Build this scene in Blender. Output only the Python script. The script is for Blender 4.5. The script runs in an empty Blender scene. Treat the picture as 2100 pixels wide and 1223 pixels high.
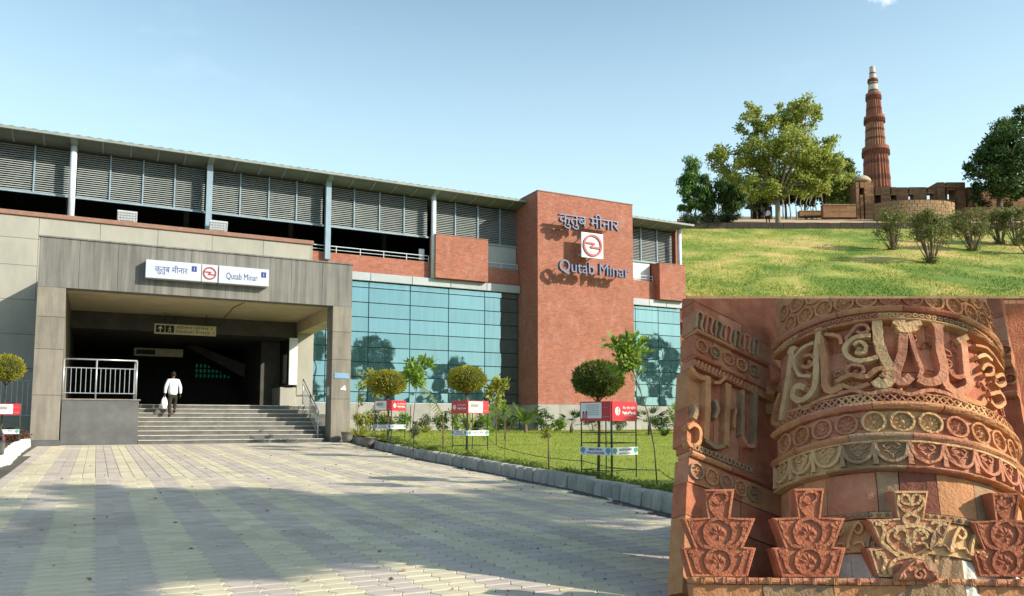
import bpy, bmesh, math, random
from mathutils import Vector, Matrix
random.seed(11)
R = math.radians
scene = bpy.context.scene
COL = scene.collection

# ------------------------------------------------------------------ camera
F, PX, PITCH, YAW = 1640.0, 1050.0, R(5), R(27.4)
PY = 866 - F * math.tan(PITCH)
EYE = Vector((0, 0, .85))
cam_d = bpy.data.cameras.new('camera')
cam = bpy.data.objects.new('camera', cam_d)
COL.objects.link(cam)
cam.location = EYE
cam.rotation_euler = (R(90) + PITCH, 0, -YAW)
cam_d.sensor_fit = 'HORIZONTAL'
cam_d.sensor_width = 36
cam_d.lens = 36 * F / 2100
cam_d.shift_y = (PY - 611.5) / 2100
cam_d.clip_start = .05
cam_d.clip_end = 3000
scene.camera = cam

# ------------------------------------------------------------------ light
LIGHT = Vector((-1, 1.05, -.72)).normalized()
w = bpy.data.worlds.new('World')
scene.world = w
w.use_nodes = True
nt = w.node_tree
nt.nodes.clear()
out = nt.nodes.new('ShaderNodeOutputWorld')
bg = nt.nodes.new('ShaderNodeBackground')
bg.inputs[1].default_value = .15
sky = nt.nodes.new('ShaderNodeTexSky')
sky.sky_type = 'NISHITA'
sky.sun_disc = False
sky.sun_elevation = math.asin(-LIGHT.z)
sky.sun_rotation = math.atan2(-LIGHT.x, -LIGHT.y)
sky.air_density = 1.0
sky.dust_density = 1.6
sky.ozone_density = 1.0
# thin high cloud wisps
tc = nt.nodes.new('ShaderNodeTexCoord')
mp = nt.nodes.new('ShaderNodeMapping')
mp.inputs['Scale'].default_value = (3.2, 3.2, 8)
nz = nt.nodes.new('ShaderNodeTexNoise')
nz.inputs['Scale'].default_value = 2.2
nz.inputs['Detail'].default_value = 7
nz.inputs['Roughness'].default_value = .62
rp = nt.nodes.new('ShaderNodeValToRGB')
rp.color_ramp.elements[0].position = .58
rp.color_ramp.elements[0].color = (0, 0, 0, 1)
rp.color_ramp.elements[1].position = .85
rp.color_ramp.elements[1].color = (.10, .10, .10, 1)
mx = nt.nodes.new('ShaderNodeMix')
mx.data_type = 'RGBA'
mx.inputs['B'].default_value = (7.2, 7.6, 8.0, 1)
L = nt.links.new
L(tc.outputs['Generated'], mp.inputs[0]); L(mp.outputs[0], nz.inputs['Vector']); L(nz.outputs['Fac'], rp.inputs[0])
L(rp.outputs[0], mx.inputs['Factor']); L(sky.outputs[0], mx.inputs['A']); tn = nt.nodes.new('ShaderNodeMix'); tn.data_type = 'RGBA'; tn.blend_type = 'MULTIPLY'; tn.inputs['Factor'].default_value = 1; tn.inputs['B'].default_value = (.92, 1.06, 1.0, 1); L(mx.outputs['Result'], tn.inputs['A'])
# summer haze whitens the sky evenly all round towards the horizon
sx = nt.nodes.new('ShaderNodeSeparateXYZ'); hz = nt.nodes.new('ShaderNodeMapRange'); hm = nt.nodes.new('ShaderNodeMix'); hm.data_type = 'RGBA'
hz.interpolation_type = 'SMOOTHSTEP'
hz.inputs['From Min'].default_value = .64; hz.inputs['From Max'].default_value = .08; hz.inputs['To Min'].default_value = 0; hz.inputs['To Max'].default_value = .82
hm.inputs['B'].default_value = (3.9, 5.3, 5.75, 1)
L(tc.outputs['Generated'], sx.inputs[0]); L(sx.outputs[2], hz.inputs[0]); L(hz.outputs[0], hm.inputs['Factor']); L(tn.outputs['Result'], hm.inputs['A']); 
# one small fair-weather cloud high on the right
cd = Vector((math.sin(YAW+R(26.0))*.864, math.cos(YAW+R(26.0))*.864, .450)).normalized()
vd = nt.nodes.new('ShaderNodeVectorMath'); vd.operation = 'DISTANCE'; vd.inputs[1].default_value = cd
cm = nt.nodes.new('ShaderNodeMapRange'); cm.inputs['From Min'].default_value = .052; cm.inputs['From Max'].default_value = .004; cm.inputs['To Min'].default_value = -.42; cm.inputs['To Max'].default_value = .32
n6 = nt.nodes.new('ShaderNodeTexNoise'); n6.inputs['Scale'].default_value = 34; n6.inputs['Detail'].default_value = 6; n6.inputs['Roughness'].default_value = .6
ca = nt.nodes.new('ShaderNodeMath'); ca.operation = 'ADD'
c2_ = nt.nodes.new('ShaderNodeMapRange'); c2_.interpolation_type = 'SMOOTHSTEP'; c2_.inputs['From Min'].default_value = .45; c2_.inputs['From Max'].default_value = .80
cx_ = nt.nodes.new('ShaderNodeMix'); cx_.data_type = 'RGBA'; cx_.inputs['B'].default_value = (7.0, 7.2, 7.4, 1)
L(tc.outputs['Generated'], vd.inputs[0]); L(vd.outputs['Value'], cm.inputs[0]); L(tc.outputs['Generated'], n6.inputs['Vector']); L(n6.outputs['Fac'], ca.inputs[0]); L(cm.outputs[0], ca.inputs[1]); L(ca.outputs[0], c2_.inputs[0])
L(c2_.outputs[0], cx_.inputs['Factor']); L(hm.outputs['Result'], cx_.inputs['A']); L(cx_.outputs['Result'], bg.inputs[0]); L(bg.outputs[0], out.inputs[0])

sd = bpy.data.lights.new('sun', 'SUN')
sd.energy = 4.3
sd.angle = R(.55)
sd.color = (1, .93, .80)
sun = bpy.data.objects.new('sun', sd)
COL.objects.link(sun)
sun.rotation_euler = LIGHT.to_track_quat('-Z', 'Y').to_euler()
sun.location = (40, -20, 40)
vs = scene.view_settings
vs.view_transform = 'Standard'
vs.look = 'None'
vs.exposure = .6
vs.gamma = 1
vs.use_curve_mapping = False

# ------------------------------------------------------------------ geometry of the view (finding real positions)
FW = Vector((math.sin(YAW), math.cos(YAW), 0))
RT = Vector((math.cos(YAW), -math.sin(YAW), 0))
UP = Vector((0, 0, 1))
_f = FW * math.cos(PITCH) + UP * math.sin(PITCH)
_u = RT.cross(_f)

def ray(x, y):
    return _f + RT * ((x - PX) / F) + _u * ((PY - y) / F)
def hplane(x, y, p0, n):
    r = ray(x, y)
    return EYE + r * ((Vector(p0) - EYE).dot(n) / r.dot(n))
def hY(x, y, Y): return hplane(x, y, (0, Y, 0), Vector((0, 1, 0)))
def hX(x, y, X): return hplane(x, y, (X, 0, 0), Vector((1, 0, 0)))
def hD(x, y, d): return hplane(x, y, EYE + FW * d, FW)
def ppm(d): return F / math.cos(PITCH) / d
PS = .0168
def plaza_z(Y): return -.45 + PS * min(Y, 31.2)
def hG(x, y): return hplane(x, y, (0, 0, -.45), Vector((0, -PS, 1)))
def CF(r, d, z=0): return FW * d + RT * r + UP * z

# ------------------------------------------------------------------ helpers
def tag(o, label=None, cat=None, group=None, kind=None):
    if label: o['label'] = label
    if cat: o['category'] = cat
    if group: o['group'] = group
    if kind: o['kind'] = kind
    return o

def thing(name, loc, label, cat, group=None, rz=0):
    o = bpy.data.objects.new(name, None)
    COL.objects.link(o)
    o.location = loc
    o.rotation_euler = (0, 0, rz)
    o.empty_display_size = .2
    return tag(o, label, cat, group)

def wloc(o):
    p = Vector((0, 0, 0))
    while o is not None:
        p = p + o.location
        o = o.parent
    return p

class MB:
    """collects faces; build() links them as one mesh object"""
    def __init__(s):
        s.v, s.f, s.uv = [], [], None
    def add(s, vs, fs):
        n = len(s.v)
        s.v += [tuple(q) for q in vs]
        s.f += [tuple(i + n for i in q) for q in fs]
        return s
    def box(s, x0, x1, y0, y1, z0, z1):
        return s.add([(x0,y0,z0),(x1,y0,z0),(x1,y1,z0),(x0,y1,z0),(x0,y0,z1),(x1,y0,z1),(x1,y1,z1),(x0,y1,z1)],
                     [(3,2,1,0),(4,5,6,7),(0,1,5,4),(1,2,6,5),(2,3,7,6),(3,0,4,7)])
    def bbox(s, x0, x1, y0, y1, z0, z1, b=.01):
        """box with chamfered edges"""
        bm = bmesh.new()
        bmesh.ops.create_cube(bm, size=1)
        for q in bm.verts:
            q.co = Vector(((x0+x1)/2 + q.co.x*(x1-x0), (y0+y1)/2 + q.co.y*(y1-y0), (z0+z1)/2 + q.co.z*(z1-z0)))
        bmesh.ops.bevel(bm, geom=bm.edges[:], offset=b, segments=1, affect='EDGES')
        bm.verts.ensure_lookup_table()
        s.add([q.co[:] for q in bm.verts], [[q.index for q in f.verts] for f in bm.faces])
        bm.free()
        return s
    def obox(s, c, ax, ay, az):
        """box from centre and half axes"""
        c, ax, ay, az = map(Vector, (c, ax, ay, az))
        vs = [c + ax*i + ay*j + az*k for k in (-1, 1) for i, j in ((-1,-1),(1,-1),(1,1),(-1,1))]
        return s.add(vs, [(3,2,1,0),(4,5,6,7),(0,1,5,4),(1,2,6,5),(2,3,7,6),(3,0,4,7)])
    def tube(s, pts, r, n=6, cap=True):
        pts = [Vector(p) for p in pts]
        rr = r if isinstance(r, (list, tuple)) else [r] * len(pts)
        base = len(s.v)
        for i, p in enumerate(pts):
            t = (pts[min(i+1, len(pts)-1)] - pts[max(i-1, 0)])
            t = t.normalized() if t.length > 1e-9 else Vector((0, 0, 1))
            a = t.cross(Vector((0, 0, 1)))
            if a.length < .05: a = t.cross(Vector((1, 0, 0)))
            a.normalize(); b = t.cross(a)
            for k in range(n):
                an = 2*math.pi*k/n
                s.v.append(tuple(p + (a*math.cos(an) + b*math.sin(an)) * rr[i]))
        for i in range(len(pts)-1):
            for k in range(n):
                q = base + i*n
                s.f.append((q+k, q+(k+1) % n, q+n+(k+1) % n, q+n+k))
        if cap:
            s.f.append(tuple(base + k for k in range(n))[::-1])
            s.f.append(tuple(base + (len(pts)-1)*n + k for k in range(n)))
        return s
    def lathe(s, c, prof, n=24, rad=None, ax=None):
        """prof [(r,z)]; rad(theta,r,z)->r"""
        c = Vector(c)
        base = len(s.v)
        for r, z in prof:
            for k in range(n):
                th = 2*math.pi*k/n
                q = rad(th, r, z) if rad else r
                s.v.append((c.x + q*math.cos(th), c.y + q*math.sin(th), c.z + z))
        for i in range(len(prof)-1):
            for k in range(n):
                q = base + i*n
                s.f.append((q+k, q+(k+1) % n, q+n+(k+1) % n, q+n+k))
        s.f.append(tuple(base + (len(prof)-1)*n + k for k in range(n)))
        s.f.append(tuple(base + k for k in range(n))[::-1])
        return s
    def prism(s, poly, d):
        """polygon of 3D points extruded by vector d"""
        n = len(poly)
        d = Vector(d)
        vs = [Vector(p) for p in poly] + [Vector(p) + d for p in poly]
        fs = [tuple(range(n))[::-1], tuple(range(n, 2*n))] + [(i, (i+1) % n, n+(i+1) % n, n+i) for i in range(n)]
        return s.add(vs, fs)
    def grid(s, fn, nu, nv):
        base = len(s.v)
        for j in range(nv+1):
            for i in range(nu+1):
                s.v.append(tuple(fn(i/nu, j/nv)))
        for j in range(nv):
            for i in range(nu):
                q = base + j*(nu+1) + i
                s.f.append((q, q+1, q+nu+2, q+nu+1))
        return s
    def ball(s, c, r, n=8, m=5):
        c = Vector(c)
        rr = Vector(r) if hasattr(r, '__len__') else Vector((r, r, r))
        return s.grid(lambda a, b: (c.x + rr.x*math.cos(2*math.pi*a)*math.sin(math.pi*b), c.y + rr.y*math.sin(2*math.pi*a)*math.sin(math.pi*b), c.z - rr.z*math.cos(math.pi*b)), n, m)
    def build(s, name, mat, parent=None, smooth=False, origin=None, fix=True):
        me = bpy.data.meshes.new(name)
        vs = [Vector(q) for q in s.v]
        if parent is not None:
            off = wloc(parent)
        elif origin is not None:
            off = Vector(origin)
        else:
            xs = [q.x for q in vs]; ys = [q.y for q in vs]; zs = [q.z for q in vs]
            off = Vector(((min(xs)+max(xs))/2, (min(ys)+max(ys))/2, min(zs)))
        me.from_pydata([tuple(q - off) for q in vs], [], s.f)
        if fix and len(s.f) < 60000:
            bm = bmesh.new(); bm.from_mesh(me)
            bmesh.ops.recalc_face_normals(bm, faces=bm.faces[:])
            bm.to_mesh(me); bm.free()
        if smooth:
            me.polygons.foreach_set('use_smooth', [True]*len(me.polygons))
        me.update()
        o = bpy.data.objects.new(name, me)
        COL.objects.link(o)
        if parent is not None: o.parent = parent
        else: o.location = off
        if isinstance(mat, (list, tuple)):
            for m in mat: me.materials.append(m)
        elif mat: me.materials.append(mat)
        return o

def clone(o, parent=None, loc=None, rz=None, sc=None):
    c = o.copy()
    COL.objects.link(c)
    c.parent = parent
    if loc is not None: c.location = loc
    if rz is not None: c.rotation_euler = (0, 0, rz)
    if sc is not None: c.scale = (sc, sc, sc) if not hasattr(sc, '__len__') else sc
    for ch in list(o.children):
        clone(ch, c)
    return c

# ------------------------------------------------------------------ materials
def mat(name, c1, c2=None, rough=.85, scale=4., bump=0., bscale=40., spec=.3, metal=0., rnd=0., island=0., stretch=(1,1,1), c3=None, w3=.6, detail=6, speck=0., p1=.36, p2=.64, stain=0.):
    """noise-mottled surface; rnd: per-object value jitter, island: per-piece jitter"""
    m = bpy.data.materials.new(name)
    m.use_nodes = True
    t = m.node_tree
    N = t.nodes.new; K = t.links.new
    b = t.nodes['Principled BSDF']
    b.inputs['Roughness'].default_value = rough
    b.inputs['Metallic'].default_value = metal
    b.inputs['Specular IOR Level'].default_value = spec
    c2 = c2 or tuple(q*.75 for q in c1)
    co = N('ShaderNodeTexCoord'); mpn = N('ShaderNodeMapping'); mpn.inputs['Scale'].default_value = stretch
    K(co.outputs['Object'], mpn.inputs[0])
    nz = N('ShaderNodeTexNoise'); nz.inputs['Scale'].default_value = scale; nz.inputs['Detail'].default_value = detail; nz.inputs['Roughness'].default_value = .65
    K(mpn.outputs[0], nz.inputs['Vector'])
    rp = N('ShaderNodeValToRGB')
    rp.color_ramp.elements[0].position = p1; rp.color_ramp.elements[0].color = (*c2, 1)
    rp.color_ramp.elements[1].position = p2; rp.color_ramp.elements[1].color = (*c1, 1)
    if c3:
        e = rp.color_ramp.elements.new(w3 + .12); e.color = (*c3, 1)
    K(nz.outputs['Fac'], rp.inputs[0])
    cur = rp.outputs[0]
    def jitter(sock, amt, cur):
        h = N('ShaderNodeHueSaturation')
        mr = N('ShaderNodeMapRange'); mr.inputs['To Min'].default_value = 1-amt; mr.inputs['To Max'].default_value = 1+amt
        K(sock, mr.inputs[0]); K(mr.outputs[0], h.inputs['Value']); K(cur, h.inputs['Color'])
        return h.outputs[0]
    if rnd:
        oi = N('ShaderNodeObjectInfo'); cur = jitter(oi.outputs['Random'], rnd, cur)
    if island:
        g = N('ShaderNodeNewGeometry'); cur = jitter(g.outputs['Random Per Island'], island, cur)
    if speck:
        n3 = N('ShaderNodeTexNoise'); n3.inputs['Scale'].default_value = bscale*1.5; n3.inputs['Detail'].default_value = 3
        K(mpn.outputs[0], n3.inputs['Vector']); cur = jitter(n3.outputs['Fac'], speck, cur)
    if stain:
        gp = N('ShaderNodeNewGeometry'); n5 = N('ShaderNodeTexNoise'); n5.inputs['Scale'].default_value = .55; n5.inputs['Detail'].default_value = 9; n5.inputs['Roughness'].default_value = .7
        K(gp.outputs['Position'], n5.inputs['Vector']); m5 = N('ShaderNodeMapRange'); m5.inputs['From Min'].default_value = .3; m5.inputs['From Max'].default_value = .7; K(n5.outputs['Fac'], m5.inputs[0]); cur = jitter(m5.outputs[0], stain, cur)
    K(cur, b.inputs['Base Color'])
    if bump:
        n2 = N('ShaderNodeTexNoise'); n2.inputs['Scale'].default_value = bscale; n2.inputs['Detail'].default_value = 5
        K(mpn.outputs[0], n2.inputs['Vector'])
        bp = N('ShaderNodeBump'); bp.inputs['Strength'].default_value = bump; bp.inputs['Distance'].default_value = .02
        K(n2.outputs['Fac'], bp.inputs['Height']); K(bp.outputs[0], b.inputs['Normal'])
    return m

def leafmat(name, ca, cb, cc=None, trans=.35, rough=.55):
    """each leaf its own tint between ca, cb (and cc)"""
    m = bpy.data.materials.new(name)
    m.use_nodes = True
    t = m.node_tree; N = t.nodes.new; K = t.links.new
    b = t.nodes['Principled BSDF']; b.inputs['Roughness'].default_value = rough; b.inputs['Specular IOR Level'].default_value = .35
    g = N('ShaderNodeNewGeometry')
    rp = N('ShaderNodeValToRGB')
    rp.color_ramp.elements[0].color = (*ca, 1); rp.color_ramp.elements[1].color = (*cb, 1)
    if cc:
        rp.color_ramp.elements[1].position = .7
        e = rp.color_ramp.elements.new(1.); e.color = (*cc, 1)
    K(g.outputs['Random Per Island'], rp.inputs[0]); K(rp.outputs[0], b.inputs['Base Color'])
    tr = N('ShaderNodeBsdfTranslucent'); K(rp.outputs[0], tr.inputs[0])
    ms = N('ShaderNodeMixShader'); ms.inputs[0].default_value = trans
    K(b.outputs[0], ms.inputs[1]); K(tr.outputs[0], ms.inputs[2]); K(ms.outputs[0], t.nodes['Material Output'].inputs[0])
    return m

def brickmat(name, c1, c2, mortar):
    m = bpy.data.materials.new(name)
    m.use_nodes = True
    t = m.node_tree; N = t.nodes.new; K = t.links.new
    b = t.nodes['Principled BSDF']; b.inputs['Roughness'].default_value = .9; b.inputs['Specular IOR Level'].default_value = .2
    co = N('ShaderNodeTexCoord'); sp = N('ShaderNodeSeparateXYZ'); ad = N('ShaderNodeMath'); cb = N('ShaderNodeCombineXYZ')
    K(co.outputs['Object'], sp.inputs[0]); K(sp.outputs[0], ad.inputs[0]); K(sp.outputs[1], ad.inputs[1])
    K(ad.outputs[0], cb.inputs[0]); K(sp.outputs[2], cb.inputs[1])
    br = N('ShaderNodeTexBrick')
    br.inputs['Color1'].default_value = (*c1, 1); br.inputs['Color2'].default_value = (*c2, 1); br.inputs['Mortar'].default_value = (*mortar, 1)
    br.inputs['Scale'].default_value = 1; br.inputs['Brick Width'].default_value = .24; br.inputs['Row Height'].default_value = .082
    br.inputs['Mortar Size'].default_value = .009; br.inputs['Mortar Smooth'].default_value = .3
    K(cb.outputs[0], br.inputs['Vector'])
    n1 = N('ShaderNodeTexNoise'); n1.inputs['Scale'].default_value = .9; n1.inputs['Detail'].default_value = 8; n1.inputs['Roughness'].default_value = .7
    K(co.outputs['Object'], n1.inputs['Vector'])
    n4 = N('ShaderNodeTexNoise'); n4.inputs['Scale'].default_value = 9; n4.inputs['Detail'].default_value = 4
    K(co.outputs['Object'], n4.inputs['Vector'])
    av = N('ShaderNodeMath'); av.operation = 'ADD'; K(n1.outputs['Fac'], av.inputs[0]); K(n4.outputs['Fac'], av.inputs[1])
    mr = N('ShaderNodeMapRange'); mr.inputs['From Min'].default_value = .7; mr.inputs['From Max'].default_value = 1.3; mr.inputs['To Min'].default_value = .82; mr.inputs['To Max'].default_value = 1.18; K(av.outputs[0], mr.inputs[0])
    h = N('ShaderNodeHueSaturation'); K(mr.outputs[0], h.inputs['Value']); K(br.outputs['Color'], h.inputs['Color'])
    # lime bloom in faint patches
    n2 = N('ShaderNodeTexNoise'); n2.inputs['Scale'].default_value = 1.7; n2.inputs['Detail'].default_value = 9; n2.inputs['Roughness'].default_value = .75
    mp = N('ShaderNodeMapping'); mp.inputs['Scale'].default_value = (1, 1, .5); K(co.outputs['Object'], mp.inputs[0]); K(mp.outputs[0], n2.inputs['Vector'])
    r2 = N('ShaderNodeMapRange'); r2.inputs['From Min'].default_value = .52; r2.inputs['From Max'].default_value = .75; r2.inputs['To Max'].default_value = .5; K(n2.outputs['Fac'], r2.inputs[0])
    mx = N('ShaderNodeMix'); mx.data_type = 'RGBA'; mx.inputs['B'].default_value = (.44, .29, .25, 1)
    K(r2.outputs[0], mx.inputs['Factor']); K(h.outputs[0], mx.inputs['A']); K(mx.outputs['Result'], b.inputs['Base Color'])
    bp = N('ShaderNodeBump'); bp.inputs['Strength'].default_value = .6; bp.inputs['Distance'].default_value = .01; bp.invert = True
    K(br.outputs['Fac'], bp.inputs['Height']); K(bp.outputs[0], b.inputs['Normal'])
    return m

def glassmat(name, tint, dark, mirror=.8, rough=.02):
    """coated curtain-wall glass: tinted mirror over a dark body"""
    m = bpy.data.materials.new(name)
    m.use_nodes = True
    t = m.node_tree; N = t.nodes.new; K = t.links.new
    for n in list(t.nodes):
        if n.type == 'BSDF_PRINCIPLED': t.nodes.remove(n)
    gl = N('ShaderNodeBsdfGlossy'); gl.inputs['Roughness'].default_value = rough
    co = N('ShaderNodeTexCoord'); nz = N('ShaderNodeTexNoise'); nz.inputs['Scale'].default_value = .5; nz.inputs['Detail'].default_value = 2
    K(co.outputs['Object'], nz.inputs['Vector'])
    bp = N('ShaderNodeBump'); bp.inputs['Strength'].default_value = .05; bp.inputs['Distance'].default_value = .3
    K(nz.outputs['Fac'], bp.inputs['Height']); K(bp.outputs[0], gl.inputs['Normal'])
    oi = N('ShaderNodeObjectInfo'); mr = N('ShaderNodeMapRange'); mr.inputs['To Min'].default_value = .9; mr.inputs['To Max'].default_value = 1.05
    K(oi.outputs['Random'], mr.inputs[0])
    # dust streaks dull the coating a little
    mp = N('ShaderNodeMapping'); mp.inputs['Scale'].default_value = (2.5, 2.5, .25); K(co.outputs['Object'], mp.inputs[0])
    n2 = N('ShaderNodeTexNoise'); n2.inputs['Scale'].default_value = 2; n2.inputs['Detail'].default_value = 5; K(mp.outputs[0], n2.inputs['Vector'])
    m2 = N('ShaderNodeMapRange'); m2.inputs['From Min'].default_value = .3; m2.inputs['From Max'].default_value = .75; m2.inputs['To Min'].default_value = mirror + .05; m2.inputs['To Max'].default_value = mirror - .12; K(n2.outputs['Fac'], m2.inputs[0])
    h = N('ShaderNodeHueSaturation'); h.inputs['Color'].default_value = (*tint, 1); K(mr.outputs[0], h.inputs['Value']); K(h.outputs[0], gl.inputs[0])
    df = N('ShaderNodeBsdfDiffuse'); df.inputs[0].default_value = (*dark, 1)
    ms = N('ShaderNodeMixShader'); K(m2.outputs[0], ms.inputs[0])
    K(df.outputs[0], ms.inputs[1]); K(gl.outputs[0], ms.inputs[2]); K(ms.outputs[0], t.nodes['Material Output'].inputs[0])
    return m

def text_mesh(body, size, extrude=.0, bold=0.):
    """lettering as a mesh in its own XY plane, centred"""
    cu = bpy.data.curves.new('lettering', 'FONT')
    cu.body = body; cu.size = size; cu.extrude = extrude; cu.offset = bold
    cu.align_x = 'CENTER'; cu.align_y = 'CENTER'
    o = bpy.data.objects.new('lettering', cu)
    COL.objects.link(o)
    dg = bpy.context.evaluated_depsgraph_get()
    me = bpy.data.meshes.new_from_object(o.evaluated_get(dg))
    bpy.data.objects.remove(o)
    bpy.data.curves.remove(cu)
    return me

def lettering(name, body, size, m, origin, ex, ey, parent=None, width=None, extrude=0., bold=0., height=None):
    """text laid in the plane (ex, ey) at origin (its centre); stretched to width if given"""
    me = text_mesh(body, size, extrude, bold)
    xs = [q.co.x for q in me.vertices] or [0]; ys = [q.co.y for q in me.vertices] or [0]
    cx, cy = (min(xs)+max(xs))/2, (min(ys)+max(ys))/2
    sx = width/(max(xs)-min(xs)) if width else 1
    sy = height/(max(ys)-min(ys)) if height else (sx if width else 1)
    ex, ey = Vector(ex), Vector(ey); ez = ex.cross(ey)
    off = wloc(parent) if parent else Vector(origin)
    for q in me.vertices:
        q.co = Vector(origin) + ex*((q.co.x-cx)*sx) + ey*((q.co.y-cy)*sy) + ez*q.co.z - off
    me.materials.clear()
    me.materials.append(m)
    o = bpy.data.objects.new(name, me)
    COL.objects.link(o)
    if parent: o.parent = parent
    else: o.location = off
    return o
# ================================================================== materials of the station
m_conc = mat('pale_concrete', (.375,.355,.30), (.305,.292,.25), .9, .8, .25, 25, rnd=.05, stretch=(1,1,.45), speck=.06)
m_clad = mat('grey_stone_cladding', (.25,.22,.18), (.17,.152,.128), .85, 1.7, .2, 30, rnd=.07, stretch=(2.4,2.4,.32), c3=(.32,.25,.18), stain=.16, speck=.10)
m_lint = mat('streaked_grey_stone', (.215,.205,.185), (.125,.12,.112), .85, 1.5, .2, 30, rnd=.06, stretch=(4.2,4.2,.16), c3=(.26,.235,.195), stain=.14)
m_cheek = mat('dark_granite', (.13,.125,.12), (.085,.085,.085), .5, 1.6, .05, 60, spec=.5, speck=.12)
m_cream = mat('cream_ceiling_paint', (.62,.53,.34), (.52,.43,.27), .8, 1.2, .05, 10)
m_brick = brickmat('red_brick', (.39,.14,.09), (.30,.10,.064), (.30,.185,.145))
m_cop = mat('grey_metal_panel', (.36,.39,.40), (.29,.32,.335), .45, .7, .0, spec=.5, rnd=.06)
m_glass = glassmat('teal_glass', (.32,.49,.53), (.07,.16,.18), .76)
m_frame = mat('dark_teal_frame', (.012,.05,.055), None, .5, 3)
m_louv = mat('grey_louvre_metal', (.42,.45,.43), (.33,.36,.35), .5, 1.5, 0, spec=.5, rnd=.06)
m_post = mat('pale_grey_paint', (.60,.66,.70), (.50,.56,.60), .45, 2, 0, spec=.5)
m_bluepost = mat('blue_grey_paint', (.26,.35,.42), (.20,.28,.34), .5, 2)
m_soff = mat('green_grey_soffit', (.15,.17,.135), (.11,.125,.10), .6, .9, .03, 8, rnd=.05)
m_soffrib = mat('light_soffit_rib', (.28,.31,.28), None, .6, 3)
m_roof = mat('roof_sheet', (.30,.34,.37), (.23,.26,.29), .5, 2)
m_dark = mat('dark_hall_shade', (.10,.095,.08), (.07,.065,.055), .8, 1.5)  # shade of the hall and platform interior put into one dark colour
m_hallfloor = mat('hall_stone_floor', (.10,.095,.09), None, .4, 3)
m_rail = mat('steel_rail', (.58,.60,.60), (.45,.47,.47), .35, 6, 0, spec=.6, metal=.6)
m_step = mat('dark_step_stone', (.155,.145,.13), (.095,.09,.085), .7, 2.5, .1, 40, rnd=.12, speck=.1)
m_nose = mat('lit_step_edge', (.50,.47,.40), (.36,.34,.29), .7, 5, .1, 50)  # pale edge strip, with the lit nosing lines put into its colour
m_white = mat('white_panel', (.66,.67,.69), (.58,.59,.61), .4, 3, spec=.5)
m_signw = mat('sign_face', (.50,.53,.58), (.45,.48,.53), .35, 2, spec=.5)
m_navy = mat('navy_lettering', (.03,.05,.25), None, .5, 3)
m_tblue = mat('blue_grey_letter', (.07,.10,.20), (.052,.078,.16), .45, 4, spec=.5)
m_tside = mat('letter_edge_blue', (.08,.10,.30), None, .5, 4)
m_red = mat('sign_red', (.36,.028,.032), (.30,.022,.028), .45, 3, spec=.4)
m_cream2 = mat('cream_sign_face', (.62,.55,.33), None, .5, 3)
m_black = mat('black_print', (.012,.012,.016), None, .5, 3)
m_blueplate = mat('blue_enamel_plate', (.22,.36,.52), None, .4, 5)
m_brownc = mat('brown_coping', (.30,.17,.12), (.24,.13,.09), .85, 3, .1)
m_greenlit = bpy.data.materials.new('green_tinted_pane'); m_greenlit.use_nodes = True
_t = m_greenlit.node_tree; _tr = _t.nodes.new('ShaderNodeBsdfTransparent'); _tr.inputs[0].default_value = (.05, .17, .12, 1); _gs = _t.nodes.new('ShaderNodeBsdfGlossy'); _gs.inputs['Roughness'].default_value = .1; _mx = _t.nodes.new('ShaderNodeMixShader'); _mx.inputs[0].default_value = .06
_t.links.new(_tr.outputs[0], _mx.inputs[1]); _t.links.new(_gs.outputs[0], _mx.inputs[2]); _t.links.new(_mx.outputs[0], _t.nodes['Material Output'].inputs[0])
m_plinth = mat('grey_plinth_stone', (.36,.34,.31), (.28,.265,.24), .85, 1.2, .1, 30, rnd=.06)

def pieces(name, xs, zs, y0, y1, m, parent, gap=.006, jit=.006, lean=0):
    """upright slabs one by one between the joints xs, zs; face at y0, backs at y1"""
    for i in range(len(xs)-1):
        for k in range(len(zs)-1):
            j = random.uniform(-jit, jit)
            MB().bbox(xs[i]+gap, xs[i+1]-gap, y0+j, y1, zs[k]+gap, zs[k+1]-gap, .005).build(name, m, parent)

def spans(a, b, n): return [a + (b-a)*i/n for i in range(n+1)]

# ================================================================== station building
BLD = thing('metro_station', (12, 45, 0), 'long metro station hall with louvred upper floor, brick bays and teal glass wall', 'building')
# concrete wall at the left
MB().box(-14, -1.3, 38.85, 39.15, -.2, 9.5).box(-1.3, 9.02, 38.85, 39.15, 5.95, 9.5).build('wall_core', m_conc, BLD)
pieces('wall_slab', spans(-14, -1.25, 5), [0, 1.5, 3.0, 4.5, 5.95], 38.78, 38.85, m_conc, BLD)
pieces('wall_slab', spans(-14, 9.06, 10), [5.95, 7.4, 8.55, 9.5], 38.78, 38.85, m_conc, BLD)
MB().box(9.02, 9.09, 38.77, 39.6, 5.6, 9.5).build('wall_return', m_conc, BLD)
MB().bbox(-14, 9.13, 38.70, 39.2, 9.5, 9.70, .02).build('wall_coping', m_brownc, BLD)
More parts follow.
